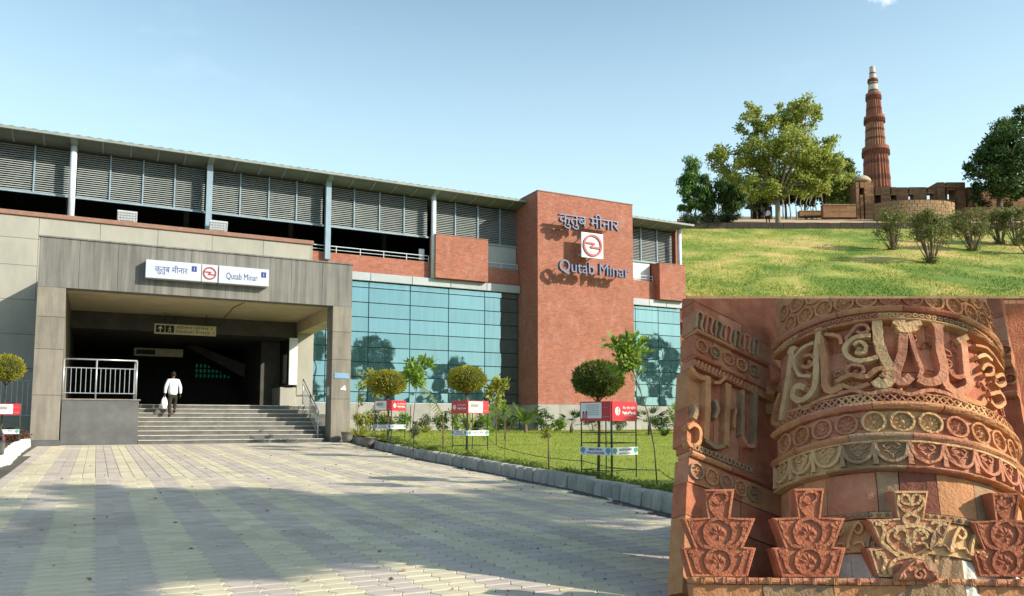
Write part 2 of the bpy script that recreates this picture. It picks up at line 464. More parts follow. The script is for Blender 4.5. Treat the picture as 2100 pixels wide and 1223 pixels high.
# brick bands
def brickbox(x0, x1, y0, y1, z0, z1, name='brick_band'):
    return MB().box(x0, x1, y0, y1, z0, z1).build(name, m_brick, BLD)
brickbox(9.1, 20.86, 39.4, 39.7, 8.47, 9.36)
brickbox(15.62, 18.7, 38.92, 39.8, 8.475, 10.78, 'brick_bay')
brickbox(27.22, 32.4, 39.4, 39.7, 8.36, 9.5)
brickbox(30.4, 32.4, 38.92, 39.8, 8.365, 10.6, 'brick_bay')
MB().bbox(15.6, 18.72, 38.90, 39.82, 10.78, 10.83, .01).build('bay_coping', m_brownc, BLD)
MB().bbox(30.38, 32.42, 38.90, 39.82, 10.6, 10.65, .01).build('bay_coping', m_brownc, BLD)
MB().box(18.72, 20.86, 39.75, 39.8, 9.3, 10.8).build('duct_panel', m_cop, BLD)
MB().box(27.3, 30.3, 39.78, 39.83, 9.5, 10.8).build('white_infill', m_white, BLD)
# metal band over the glass, panel by panel
MX = [10.0, 12.19, 14.44, 16.63, 18.78]
for a, b in zip([9.1]+MX, MX+[20.86]):
    MB().bbox(a+.012, b-.012, 39.22, 39.42, 8.05, 8.465, .008).build('coping_panel', m_cop, BLD)
for a, b in zip(spans(27.22, 32.4, 4)[:-1], spans(27.22, 32.4, 4)[1:]):
    MB().bbox(a+.012, b-.012, 39.22, 39.42, 7.95, 8.355, .008).build('coping_panel', m_cop, BLD)
# curtain wall
ZR = [1.85, 2.38, 3.14, 3.9, 4.66, 5.44, 6.2, 6.96, 7.73, 8.05]
MB().box(9.1, 20.86, 39.56, 39.6, 1.85, 8.05).build('mullion_frame', m_frame, BLD)
MB().box(27.22, 32.4, 39.56, 39.6, 1.85, 7.95).build('mullion_frame', m_frame, BLD)
def pane(x0, x1, z0, z1):
    t, u = random.gauss(0, .0045), random.gauss(0, .0045)
    cx, cz = (x0+x1)/2, (z0+z1)/2
    dy = lambda x, z: (x-cx)*t + (z-cz)*u
    g = .022
    q = [(x0+g, z0+g), (x1-g, z0+g), (x1-g, z1-g), (x0+g, z1-g)]
    vs = [(x, 39.5+dy(x, z), z) for x, z in q] + [(x, 39.55, z) for x, z in q]
    return MB().add(vs, [(0,1,2,3),(7,6,5,4),(0,4,5,1),(1,5,6,2),(2,6,7,3),(3,7,4,0)]).build('pane', m_glass, BLD)
for a, b in zip([9.1]+MX, MX+[20.86]):
    for c, d in zip(ZR[:-1], ZR[1:]): pane(a, b, c, d)
for a, b in zip(spans(27.22, 32.4, 3)[:-1], spans(27.22, 32.4, 3)[1:]):
    for c, d in zip(ZR[:-1], ZR[1:-1]+[7.95]): pane(a, b, c, d)
pieces('plinth_slab', spans(8.9, 20.8, 9), [-.2, .95, 1.82], 39.25, 39.62, m_plinth, BLD)
pieces('plinth_slab', spans(27.6, 32.4, 4), [-.2, .95, 1.82], 39.25, 39.62, m_plinth, BLD)
# end and back of the building
MB().box(32.3, 32.5, 39.7, 58, -.2, 13.0).build('end_wall', m_brick, BLD)
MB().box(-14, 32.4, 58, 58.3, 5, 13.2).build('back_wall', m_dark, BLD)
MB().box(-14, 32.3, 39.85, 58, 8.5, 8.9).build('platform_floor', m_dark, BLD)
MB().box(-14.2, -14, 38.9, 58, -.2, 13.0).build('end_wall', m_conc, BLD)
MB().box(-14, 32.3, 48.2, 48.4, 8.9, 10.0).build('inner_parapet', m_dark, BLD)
for i in range(8):
    MB().box(-13+i*5.6, -12.75+i*5.6, 46, 46.25, 8.9, 13).build('inner_post', m_dark, BLD)
# roof, soffit and louvres
CX = [-12.75, -7.04, -1.33, 4.3, 9.93, 15.6, 21.3, 27.0, 32.2]
n = 230
rf = MB()
rf.grid(lambda a, b: (-14.4+a*47.2, 38.46+b*21, 13.20+.014*math.sin(a*n*math.pi)+.10*b*8), 2*n, 2)
rf.build('roof_sheet', m_roof, BLD)
MB().box(-14.4, 32.8, 38.44, 38.56, 13.07, 13.185).build('eave_gutter', m_soffrib, BLD)
MB().box(-14.2, 32.6, 40.0, 58.3, 13.02, 13.1).build('roof_underside', m_dark, BLD)
def soff(x0, x1, g=.02):
    q = [(38.5, 13.10), (39.05, 12.97), (39.6, 12.93), (39.95, 12.93)]
    mb = MB()
    for i in range(3):
        (ya, za), (yb, zb) = q[i], q[i+1]
        mb.add([(x0+g, ya, za), (x1-g, ya, za), (x1-g, yb, zb), (x0+g, yb, zb), (x0+g, ya, za+.03), (x1-g, ya, za+.03), (x1-g, yb, zb+.03), (x0+g, yb, zb+.03)],
               [(0,1,2,3),(7,6,5,4),(0,4,5,1),(1,5,6,2),(2,6,7,3),(3,7,4,0)])
    return mb.build('soffit_panel', m_soff, BLD)
def rib(x, wd):
    q = [(38.5, 13.09), (39.05, 12.95), (39.6, 12.91), (39.7, 12.91)]
    mb = MB()
    for i in range(3):
        (ya, za), (yb, zb) = q[i], q[i+1]
        mb.add([(x-wd, ya, za-.02), (x+wd, ya, za-.02), (x+wd, yb, zb-.02), (x-wd, yb, zb-.02), (x-wd, ya, za+.02), (x+wd, ya, za+.02), (x+wd, yb, zb+.02), (x-wd, yb, zb+.02)],
               [(0,1,2,3),(7,6,5,4),(0,4,5,1),(1,5,6,2),(2,6,7,3),(3,7,4,0)])
    mb.build('soffit_rib', m_soffrib, BLD)
for a, b in zip(CX[:-1], CX[1:]):
    if b < -7: continue
    ss = spans(a, b, 5)
    for i in range(5):
        soff(ss[i], ss[i+1])
        rib(ss[i], .03 if i else .13)
    # four louvre panels to a bay
    ls = spans(a+.12, b-.12, 4)
    for i in range(4):
        if 21 < ls[i] < 26.5: continue
        mb = MB()
        for k in range(21):
            z = 10.83 + k*.0965
            dz = random.uniform(-.004, .004)
            x0, x1 = ls[i]+.03, ls[i+1]-.03
            mb.add([(x0,39.74,z+dz),(x1,39.74,z-dz),(x1,39.83,z+.058),(x0,39.83,z+.058),(x0,39.75,z+.018),(x1,39.75,z+.014),(x1,39.84,z+.072),(x0,39.84,z+.072)],
                   [(0,1,2,3),(7,6,5,4),(0,4,5,1),(1,5,6,2),(2,6,7,3),(3,7,4,0)])
        lo = mb.build('louvre_slats', m_louv, BLD)
        lo['kind'] = 'stuff'
        if i: MB().box(ls[i]-.03, ls[i]+.03, 39.70, 39.78, 10.8, 12.88).build('louvre_mullion', m_bluepost, BLD)
    if not (20 < a < 25): MB().box(a+.1, b-.1, 39.68, 39.8, 10.72, 10.80).build('louvre_bottom_rail', m_bluepost, BLD)
for i, x in enumerate(CX):
    if not 21 < x < 27.1:
        zb = {5: 8.47}.get(i, 8.95)
        if i in (3, 4):
            MB().box(x-.13, x+.13, 39.12, 39.38, zb, 12.95).build('roof_column', m_bluepost, BLD)
        else:
            MB().tube([(x, 39.2, zb), (x, 39.2, 12.95)], .135, 14).build('roof_column', m_post, BLD, True)
# railings along the brick parapets
def railing(x0, x1, y, z, np_):
    mb = MB()
    mb.tube([(x0, y, z+.34), (x1, y, z+.34)], .025).tube([(x0, y, z+.16), (x1, y, z+.16)], .016)
    for x in spans(x0, x1, np_): mb.tube([(x, y, z), (x, y, z+.34)], .022)
    mb.build('parapet_railing', m_post, BLD)
railing(9.2, 15.45, 39.5, 9.36, 5)
railing(18.75, 20.8, 39.5, 9.36, 2)
railing(27.3, 30.3, 39.5, 9.5, 3)
mb = MB().box(15.0, 15.3, 39.75, 39.8, 9.5, 10.1)
mb.build('meter_box', m_white, BLD)
for x, z, l in ((3.0, 12.55, .9), (2.8, 10.78, .7), (8.3, 12.6, .9), (7.5, 12.1, .7), (12.2, 12.2, .5)):
    MB().box(x-l/2, x+l/2, 44.0, 44.1, z, z+.05).build('tube_light', m_white, BLD)
# brick tower
TW = MB().box(20.89, 27.2, 37.27, 46, 1.8, 13.42).build('brick_tower', m_brick, BLD)
MB().bbox(20.86, 27.23, 37.24, 46.03, 13.42, 13.48, .01).build('tower_coping', m_brownc, TW)
pieces('tower_plinth_slab', spans(20.84, 27.6, 5), [-.2, .9, 1.8], 37.2, 37.6, m_plinth, BLD)
MB().box(20.9, 27.5, 37.6, 46, -.2, 1.79).build('tower_plinth_core', m_plinth, BLD)

# lettering and emblem on the tower, held off the brick
EXv, EZv = Vector((1,0,0)), Vector((0,0,1))
def emblem(parent, c, r, y, half=False):
    """ring crossed by two bars, the upper from the left, the lower from the right"""
    mb = MB()
    N = 40
    for ro, ri in ((r, r*.80),):
        vs = []
        for yy in (y, y+.05):
            for q in (ro, ri):
                vs += [(c.x+q*math.cos(2*math.pi*k/N), yy, c.z+q*math.sin(2*math.pi*k/N)) for k in range(N)]
        fs = []
        for k in range(N):
            k2 = (k+1) % N
            fs += [(k, k2, N+k2, N+k), (2*N+k, 3*N+k, 3*N+k2, 2*N+k2), (k, 2*N+k, 2*N+k2, k2), (N+k, N+k2, 3*N+k2, 3*N+k)]
        mb.add(vs, fs)
    b = r*.085
    def poly(pts): mb.prism([(c.x+r*px, y+.001, c.z+r*pz) for px, pz in pts], (0, .048, 0))
    poly([(-.84,.10), (.30,.10), (.16,.27), (-.80,.27)])
    poly([(.84,-.10), (-.30,-.10), (-.16,-.27), (.80,-.27)])
    poly([(.02,.10), (.30,.10), (-.02,-.10), (-.30,-.10)])
    return mb.build('ring_emblem', m_red, parent)
tp = thing('tower_emblem', (23.93, 37.2, 9.9), 'white square plaque with red ring emblem on the brick tower', 'sign')
MB().bbox(23.22, 24.64, 36.52, 36.6, 9.85, 11.25, .01).build('plaque', m_white, tp)
emblem(tp, Vector((23.93, 0, 10.55)), .62, 36.46)
mb = MB()
for x in (23.5, 24.4):
    for z in (10.1, 11.0): MB().tube([(x, 36.6, z), (x, 37.27, z)], .03).build('standoff', m_post, tp)
def tower_text(body, label, x0, x1, z, name, h):
    t = thing(name, ((x0+x1)/2, 37.2, z-.4), label, 'sign')
    o = lettering('letter', body, 1, m_tblue, ((x0+x1)/2, 36.56, z), EXv, EZv, t, width=x1-x0, extrude=.11, height=h)
    # one object for each separate letter (or joined word)
    bm = bmesh.new(); bm.from_mesh(o.data); bmesh.ops.remove_doubles(bm, verts=bm.verts[:], dist=1e-5)
    left = set(bm.faces)
    while left:
        st = [left.pop()]; isl = []
        while st:
            f = st.pop(); isl.append(f)
            for e in f.edges:
                for g_ in e.link_faces:
                    if g_ in left: left.discard(g_); st.append(g_)
        ix = {}; fs = []
        for f in isl: fs.append([ix.setdefault(v, len(ix)) for v in f.verts])
        me = bpy.data.meshes.new('letter'); me.from_pydata([v.co[:] for v in ix], [], fs); me.update(); me.materials.append(m_tblue)
        c = bpy.data.objects.new('letter', me); COL.objects.link(c); c.parent = t
    bm.free(); bpy.data.objects.remove(o)
    mb = MB()
    for x in spans(x0+.2, x1-.2, 6): MB().tube([(x, 36.7, z), (x, 37.27, z)], .02).build('standoff', m_post, t)
tower_text('कुतुब मीनार', 'blue grey Devanagari station name letters high on the brick tower', 21.78, 25.7, 11.82, 'hindi_name_letters', 1.0)
tower_text('Qutab Minar', 'blue grey Roman letters reading Qutab Minar on the brick tower', 21.78, 26.35, 9.2, 'english_name_letters', .78)

# floodlights on the concrete parapet
def flood(px, py, name, label):
    p = hY(px, py, 38.85)
    t = thing(name, (p.x, 38.9, 9.7), label, 'floodlight', 'floodlights on the parapet')
    ax, az = Vector((.40, 0, 0)), Vector((0, -.10, .20))
    c = Vector((p.x, 38.86, 9.98))
    MB().obox(c, ax, Vector((0, .05, .025)), az).build('housing', m_white, t)
    mb = MB()
    for k in range(7): mb.obox(c + ax*(-.9+.3*k) + Vector((0, -.06, -.03)), ax*.015, (0, .01, 0), az*.95)
    for k in range(4): mb.obox(c + az*(-.75+.5*k) + Vector((0, -.062, -.031)), ax*.97, (0, .01, 0), az*.03)
    mb.build('grille', m_post, t)
    for q in (-.3, .3): MB().tube([(p.x+q, 38.9, 9.7), (p.x+q, 38.9, 9.95)], .02).build('bracket', m_post, t)
flood(261, 445, 'floodlight', 'white floodlight on the parapet nearest the round white roof column')
flood(448, 463, 'floodlight', 'white floodlight on the parapet beside the blue grey roof column')

# ================================================================== entrance portico
POR = thing('entrance_portico', (3.5, 33, .07), 'grey stone clad entrance portico with broad lintel on square pillars', 'portico')
def pillar(x0, x1, joints, y0=31.0, y1=31.9):
    MB().box(x0+.03, x1-.03, y0+.03, y1-.03, 0, 5.42).build('pillar_core', m_clad, POR)
    for a, b in zip(joints[:-1], joints[1:]):
        MB().bbox(x0, x1, y0, y0+.03, a+.005, b-.005, .006).build('cladding_slab', m_clad, POR)
        MB().bbox(x0, x0+.03, y0+.032, y1-.032, a+.005, b-.005, .006).build('cladding_slab', m_clad, POR)
        MB().bbox(x1-.03, x1, y0+.032, y1-.032, a+.005, b-.005, .006).build('cladding_slab', m_clad, POR)
    MB().bbox(x0-.03, x1+.03, y0-.03, y1+.03, -.1, .24, .01).build('pillar_plinth', m_cheek, POR)
pillar(-1.93, -1.09, [.24, 1.75, 3.3, 4.4, 5.42])
pillar(8.12, 8.88, [.24, 1.75, 3.3, 4.4, 5.42])
MB().box(-1.90, 8.85, 31.03, 31.6, 5.43, 7.1).build('lintel_core', m_lint, POR)
for a, b in zip(spans(-1.93, 8.88, 9)[:-1], spans(-1.93, 8.88, 9)[1:]):
    MB().bbox(a+.004, b-.004, 31.0, 31.03, 5.42, 7.11, .005).build('cladding_slab', m_lint, POR)
MB().bbox(-1.96, 8.91, 30.96, 31.7, 7.11, 7.17, .01).build('lintel_coping', m_lint, POR)
MB().box(-1.93, 8.88, 31.6, 38.76, 6.5, 7.1).build('roof_slab', m_clad, POR)
MB().box(-1.09, 8.12, 31.6, 37.5, 5.47, 5.6).build('ceiling', m_cream, POR)
MB().box(-1.09, 8.12, 31.58, 31.62, 5.40, 5.47).build('ceiling_edge', m_cream, POR)
MB().tube([(4.95, 31.65, 5.45), (4.75, 33.5, 5.45), (4.9, 37.4, 5.45)], .02).build('conduit', m_brownc, POR)
MB().box(-1.9, -1.1, 31.92, 38.76, -.1, 5.47).build('side_wall', m_clad, POR)
MB().box(8.14, 8.84, 31.92, 38.7, 4.95, 6.5).build('side_beam', m_cream, POR)
MB().box(-1.09, 8.12, 37.5, 38.2, 4.75, 5.9).build('hall_beam', m_dark, POR)  # dark tone stands for the deeper ceiling lying in shade
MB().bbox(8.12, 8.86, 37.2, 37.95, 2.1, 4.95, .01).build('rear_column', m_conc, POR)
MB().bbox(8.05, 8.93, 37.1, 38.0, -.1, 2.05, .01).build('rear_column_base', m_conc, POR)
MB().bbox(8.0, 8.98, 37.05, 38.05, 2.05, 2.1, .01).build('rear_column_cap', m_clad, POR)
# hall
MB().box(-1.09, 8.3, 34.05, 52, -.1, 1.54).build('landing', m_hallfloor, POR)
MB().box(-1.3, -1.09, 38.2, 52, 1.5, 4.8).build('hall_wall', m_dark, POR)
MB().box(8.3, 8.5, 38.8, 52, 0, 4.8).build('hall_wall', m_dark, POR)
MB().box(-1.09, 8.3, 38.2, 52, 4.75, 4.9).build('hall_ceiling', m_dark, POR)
mb = MB()
a, b = hY(400, 745, 52), hY(497, 778, 52)
mb.box(-1.3, a.x, 52, 52.2, 1.4, 4.9).box(b.x, 8.5, 52, 52.2, 1.4, 4.9).box(a.x, b.x, 52, 52.2, a.z, 4.9).box(a.x, b.x, 52, 52.2, 1.4, b.z)
mb.build('hall_back_wall', m_dark, POR)
mb = MB()
for i in range(13): mb.box(a.x+(b.x-a.x)*i/12-.05, a.x+(b.x-a.x)*i/12+.05, 52.02, 52.1, b.z, a.z)
for i in range(4): mb.box(a.x, b.x, 52.03, 52.09, b.z+(a.z-b.z)*i/3-.05, b.z+(a.z-b.z)*i/3+.05)
mb.build('pierced_screen', m_dark, POR)
MB().box(a.x, b.x, 52.12, 52.16, b.z, a.z).build('green_pane', m_greenlit, POR)
mb = MB().prism([(4.6, 44, 4.75), (6.9, 44, 3.9), (6.9, 44, 3.2), (3.9, 44, 4.75)], (0, 3, 0))
mb.build('stair_soffit', m_dark, POR)
MB().box(7.0, 7.9, 40.0, 47, 1.54, 4.75).build('hall_partition', m_dark, POR)
# steps
NS = 9
for i in range(NS):
    z0, z1, y = .05 + .165*i, .05 + .165*(i+1), 31.25 + .31*i
    x1 = 7.95
    s_ = MB().box(1.34, x1, y+.03, y+.5 if i < NS-1 else 34.06, z0-.3, z1-.035).build('step', m_step, POR)
    MB().bbox(1.34, x1, y, y+.36, z1-.034, z1, .006).build('tread', m_nose, s_)
    if i < NS-2: MB().bbox(x1+.005, 8.55, y+.2, y+.51, -.2, z1-.02, .01).build('side_kerb', m_step, POR)
MB().bbox(-1.06, 9.0, 30.75, 31.24, -.12, .075, .01).build('bottom_slab', m_plinth, POR)
# cheek wall
MB().bbox(-1.06, 1.32, 31.12, 31.6, .08, 1.60, .01).build('cheek_wall', m_cheek, POR)
MB().bbox(-1.07, 1.37, 31.09, 31.66, 1.60, 1.65, .01).build('cheek_coping', m_clad, POR)
MB().box(-1.08, 1.32, 31.62, 34.04, .05, 1.53).build('side_landing', m_hallfloor, POR)

# railing on the cheek wall
def baluster_rail(name, label, p0, p1, n, posts, zr, parent=None):
    t = thing(name, (p0+p1)/2, label, 'railing')
    def at(f, dz): return p0.lerp(p1, f) + Vector((0, 0, dz))
    MB().tube([at(0, zr[3]), at(1, zr[3])], .028, 8).build('handrail', m_rail, t, True)
    for q in zr[1:3]:
        MB().tube([at(0, q), at(1, q)], .018).build('cross_rail', m_rail, t)
    for f in posts:
        MB().tube([at(f, 0), at(f, zr[3])], .028, 8).build('post', m_rail, t, True)
    for k in range(n):
        f = (k+.5)/n
        MB().tube([at(f, zr[1]), at(f, zr[2])], .011, 5).build('baluster', m_rail, t)
    return t
baluster_rail('ramp_railing', 'steel railing with upright bars on the dark granite wall left of the steps', Vector((-1.05, 31.35, 1.65)), Vector((1.22, 31.35, 1.65)), 15, (.0, .44, 1), (0, .20, 1.07, 1.37))
baluster_rail('ramp_railing', 'short steel railing end turning back beside the granite wall', Vector((1.2, 31.5, 1.65)), Vector((1.2, 32.6, 1.65)), 5, (1,), (0, .20, 1.07, 1.37))
baluster_rail('stair_railing', 'sloping steel handrail down the right side of the steps', Vector((7.75, 34.2, 1.62)), Vector((7.75, 31.5, .23)), 13, (0, .5, 1), (0, .12, .85, 1.05))
baluster_rail('side_fence', 'thin grey railing behind the round clipped tree at the far left', Vector((-6.2, 37.4, .6)), Vector((-2.2, 37.4, .6)), 22, (0, .5, 1), (0, .5, 1.9, 2.4))

# signs on the portico
def signbox(name, label, px0, py0, px1, py1, y=30.66, tilt=0):
    a, b = hY(px0, py0, y), hY(px1, py1, y)
    t = thing(name, ((a.x+b.x)/2, 31, min(a.z, b.z)), label, 'sign', 'name boards over the entrance')
    return t, a.x, b.x
ZB0, ZB1 = 5.93, 6.58
ts, xa, xb = signbox('station_name_board', 'white name board in Devanagari over the entrance, left of the emblem', 299, 540, 412, 570)
MB().bbox(xa, xb, 30.66, 30.99, ZB0, ZB1, .012).build('board', m_signw, ts)
lettering('letters', 'कुतुब मीनार', .3, m_navy, (xa+.46*(xb-xa), 30.655, 6.26), EXv, EZv, ts, width=1.08, height=.36)
MB().box(xb-.32, xb-.15, 30.652, 30.66, 6.27, 6.47).build('number_tile', m_navy, ts)
lettering('number', '1', .17, m_signw, (xb-.235, 30.65, 6.37), EXv, EZv, ts)
te, xc_, xd = signbox('station_emblem_board', 'small square board with red ring emblem between the two name boards', 414, 545, 446, 575)
MB().bbox(xc_, xd, 30.66, 30.99, ZB0, ZB1, .012).build('board', m_signw, te)
emblem(te, Vector(((xc_+xd)/2, 0, 6.255)), .23, 30.645)
tq, xe, xf = signbox('station_name_board', 'white board reading Qutab Minar over the entrance, right of the emblem', 449, 550, 551, 583)
MB().bbox(xe, xf, 30.66, 30.99, ZB0, ZB1, .012).build('board', m_signw, tq)
lettering('letters', 'Qutab Minar', .3, m_navy, (xe+.46*(xf-xe), 30.655, 6.2), EXv, EZv, tq, width=1.12, height=.28)
MB().box(xf-.28, xf-.10, 30.652, 30.66, 6.26, 6.46).build('number_tile', m_navy, tq)
lettering('number', '1', .17, m_signw, (xf-.19, 30.65, 6.36), EXv, EZv, tq)
# hanging direction signs
a, b = hY(317, 662, 36.4), hY(443, 690, 36.4)
t = thing('entry_sign', ((a.x+b.x)/2, 36.4, b.z), 'hanging cream sign reading Station Entry 1 under the portico ceiling', 'sign')
MB().bbox(a.x, b.x, 36.4, 36.5, b.z, a.z-.03, .01).build('board', m_cream2, t)
H = a.z-.03-b.z
for k in range(2):
    x0 = a.x + .06 + k*(H*.86)
    MB().box(x0, x0+H*.80, 36.392, 36.4, b.z+.06, a.z-.09).build('pictogram_tile', m_black, t)
cx, cz = a.x+.06+H*.40, (a.z+b.z)/2-.015
MB().prism([(cx+px*H, 36.39, cz+pz*H) for px, pz in ((-.25,.02),(0,.3),(.25,.02),(.12,.02),(.12,-.02),(.05,.05),(.05,-.3),(-.05,-.3),(-.05,.05),(-.12,-.02))], (0, -.004, 0)).build('arrow', m_cream2, t)
cx += H*.86
mb = MB()
for q in ([(-.03,.2),(.05,.2),(.07,.28),(-.01,.3)], [(-.06,.16),(.06,.16),(.08,-.02),(-.02,-.04)], [(-.02,-.02),(.06,-.02),(.14,-.28),(.08,-.3)], [(-.02,-.02),(.04,-.04),(-.12,-.3),(-.18,-.26)], [(.05,.14),(.18,.02),(.15,-.01),(.03,.08)], [(-.05,.14),(-.18,.04),(-.15,0),(-.04,.08)]):
    mb.prism([(cx+px*H, 36.39, cz+pz*H) for px, pz in q], (0, -.004, 0))
mb.build('walking_figure', m_cream2, t)
xt = a.x + 1.86*H
lettering('hindi_line', 'स्टेशन प्रवेश 1', .2, m_black, ((xt+b.x)/2-.05, 36.395, cz+.22*H), EXv, EZv, t, width=(b.x-xt)*.86, height=.34*H)
lettering('english_line', 'Station Entry 1', .2, m_black, ((xt+b.x)/2-.03, 36.395, cz-.22*H), EXv, EZv, t, width=(b.x-xt)*.92, height=.32*H)
for q in (a.x+.4, b.x-.4): MB().tube([(q, 36.45, a.z-.05), (q, 36.45, 5.46)], .015).build('hanger', m_black, t)
a, b = hY(275, 713, 43), hY(375, 733, 43)
t = thing('hall_sign', ((a.x+b.x)/2, 43, b.z), 'dim hanging sign deep inside the dark entrance hall', 'sign')
MB().bbox(a.x, b.x, 43, 43.1, b.z, a.z, .01).build('board', m_cream2, t)
MB().box(a.x+.1, a.x+.95, 42.992, 43, b.z+.08, a.z-.08).build('pictogram_tile', m_black, t)
for q in (a.x+.3, b.x-.3): MB().tube([(q, 43.05, a.z), (q, 43.05, 4.75)], .015).build('hanger', m_black, t)
# notice board beside the steps
t = thing('notice_board', (7.6, 37, 1.55), 'tall dark notice board with white edge at the right of the hall', 'notice board')
MB().bbox(7.55, 7.67, 36.2, 38.2, 2.5, 4.6, .01).build('board', m_black, t)
MB().box(7.53, 7.56, 36.7, 37.4, 2.6, 3.9).build('poster', m_plinth, t)
MB().bbox(7.53, 7.9, 36.1, 36.19, 2.5, 4.6, .01).build('edge_strip', m_white, t)
MB().bbox(7.2, 7.9, 36.3, 38.1, 1.55, 2.4, .02).build('pedestal', m_conc, t)
# small plates on the right pillar
a, b = hY(686, 765, 30.98), hY(716, 777, 30.98)
tag(MB().bbox(a.x, b.x, 30.975, 30.995, b.z, a.z, .004).build('blue_plate', m_blueplate), 'small blue plate fixed on the right entrance pillar', 'plate')
a = hY(703, 795, 30.98)
tag(MB().prism([(a.x-.12, 30.99, a.z-.08), (a.x+.14, 30.99, a.z-.12), (a.x+.08, 30.985, a.z+.10)], (0, -.01, 0)).build('torn_paper', m_white), 'torn white paper stuck on the right entrance pillar', 'paper')
tag(MB().bbox(8.08, 8.118, 31.3, 31.55, 1.9, 2.25, .004).build('pillar_notice', m_white), 'small pale notice on the inner side of the right pillar', 'notice')
# ================================================================== plants: shared builders
import numpy as np
def nrng(seed): return np.random.default_rng(seed)

def quads_mesh(name, V, m, parent=None, k=4, origin=None):
    """V (n,k,3) separate k-gons as one mesh"""
    n = V.shape[0]
    me = bpy.data.meshes.new(name)
    off = np.array(wloc(parent) if parent is not None else (origin if origin is not None else (0, 0, 0)))
    v = (V.reshape(-1, 3) - off).astype(np.float32)
    me.vertices.add(n*k); me.vertices.foreach_set('co', v.ravel())
    me.loops.add(n*k); me.loops.foreach_set('vertex_index', np.arange(n*k, dtype=np.int32))
    me.polygons.add(n); me.polygons.foreach_set('loop_start', np.arange(0, n*k, k, dtype=np.int32))
    me.update(calc_edges=True)
    me.materials.append(m)
    o = bpy.data.objects.new(name, me)
    COL.objects.link(o)
    if parent is not None: o.parent = parent
    elif origin is not None: o.location = origin
    return o

def leaf_array(P, size, rng, aspect=.5, D=None, spread=1., jit=.35):
    """a pointed four-cornered leaf at each point, lying along D (or any way)"""
    n = len(P)
    A = rng.normal(size=(n, 3))
    if D is not None: A = D + A*spread*.5
    A /= np.linalg.norm(A, axis=1, keepdims=True)
    B = np.cross(A, rng.normal(size=(n, 3))); B /= np.linalg.norm(B, axis=1, keepdims=True)+1e-9
    s = (size*(1 + rng.uniform(-jit, jit, n)))[:, None]
    N = np.cross(A, B)
    return np.stack([P, P + A*s*.45 + B*s*aspect*.5 + N*s*.06, P + A*s, P + A*s*.45 - B*s*aspect*.5 + N*s*.06], 1)

def in_ball(rng, n, power=.5):
    d = rng.normal(size=(n, 3)); d /= np.linalg.norm(d, axis=1, keepdims=True)
    return d * (rng.uniform(0, 1, n)**power)[:, None]

m_bark = mat('grey_brown_bark', (.20,.15,.10), (.11,.085,.06), .95, 4, .5, 18, stretch=(2,2,.4))
m_barkpale = mat('pale_bark', (.42,.36,.27), (.27,.22,.16), .95, 3, .4, 14, stretch=(2,2,.5))
m_stem = mat('thin_brown_stem', (.16,.11,.07), None, .9, 6)

def tree(name, label, base, blobs, nleaf, lsize, ml, mb_, trunk_r, fork, group=None, cat='tree', seed=1, clumps=50, cl_r=.2, limbs=12, aspect=.5, droop=None, stems=None, power=.55, twigs=40):
    """trunk, limbs and a crown of leaf clumps spread through the ellipsoids blobs [(centre, radii, share)]"""
    rng = nrng(seed)
    base = Vector(base)
    t = thing(name, base, label, cat, group)
    C, Rr = [], []
    tot = sum(b[2] for b in blobs)
    for c, r, sh in blobs:
        k = max(2, int(clumps*sh/tot))
        q = in_ball(rng, k, .42) * np.array(r) * .86 + np.array(c)
        C.append(q); Rr += [cl_r*(sum(r)/3)*u for u in rng.uniform(.7, 1.35, k)]
    C = np.concatenate(C); Rr = np.array(Rr)
    per = rng.integers(0, len(C), nleaf)
    P = C[per] + in_ball(rng, nleaf, power) * Rr[per][:, None] * np.array([1.15, 1.15, .85])
    D = None
    if droop: D = np.tile(np.array([0, 0, -droop]), (nleaf, 1))
    quads_mesh('crown', leaf_array(P, lsize, rng, aspect, D), ml, t)
    mt = MB(); fp = base + Vector((random.uniform(-.1, .1)*trunk_r*3, 0, fork))
    mid = base.lerp(fp, .5) + Vector((trunk_r*.5*random.uniform(-1, 1), 0, 0))
    mt.tube([base - UP*.3, base + UP*.02, base + UP*fork*.12, mid, fp], [trunk_r*1.5, trunk_r*1.35, trunk_r*1.05, trunk_r*.92, trunk_r*.85], 10)
    mt.build('trunk', mb_, t, True)
    order = rng.permutation(len(C))
    ml_ = MB(); ends = []
    for i in order[:limbs]:
        c = Vector(C[i]); m1 = fp.lerp(c, .4); m1.z += (c - fp).length*.10; m1 += Vector(rng.normal(size=3)*.05*(c-fp).length)
        m2 = fp.lerp(c, .75) + Vector(rng.normal(size=3)*.05*(c-fp).length)
        ml_.tube([fp - UP*trunk_r*.5, m1, m2, c], [trunk_r*.55, trunk_r*.34, trunk_r*.2, trunk_r*.07], 6)
        ends += [m1, m2, c]
    for i in order[limbs:limbs+twigs]:
        c = Vector(C[i]); e = min(ends, key=lambda q: (q-c).length)
        m1 = e.lerp(c, .5) + Vector(rng.normal(size=3)*.08*(c-e).length)
        ml_.tube([e, m1, c], [trunk_r*.16, trunk_r*.1, trunk_r*.04], 4)
    ml_.build('limbs', mb_, t, True)
    return t

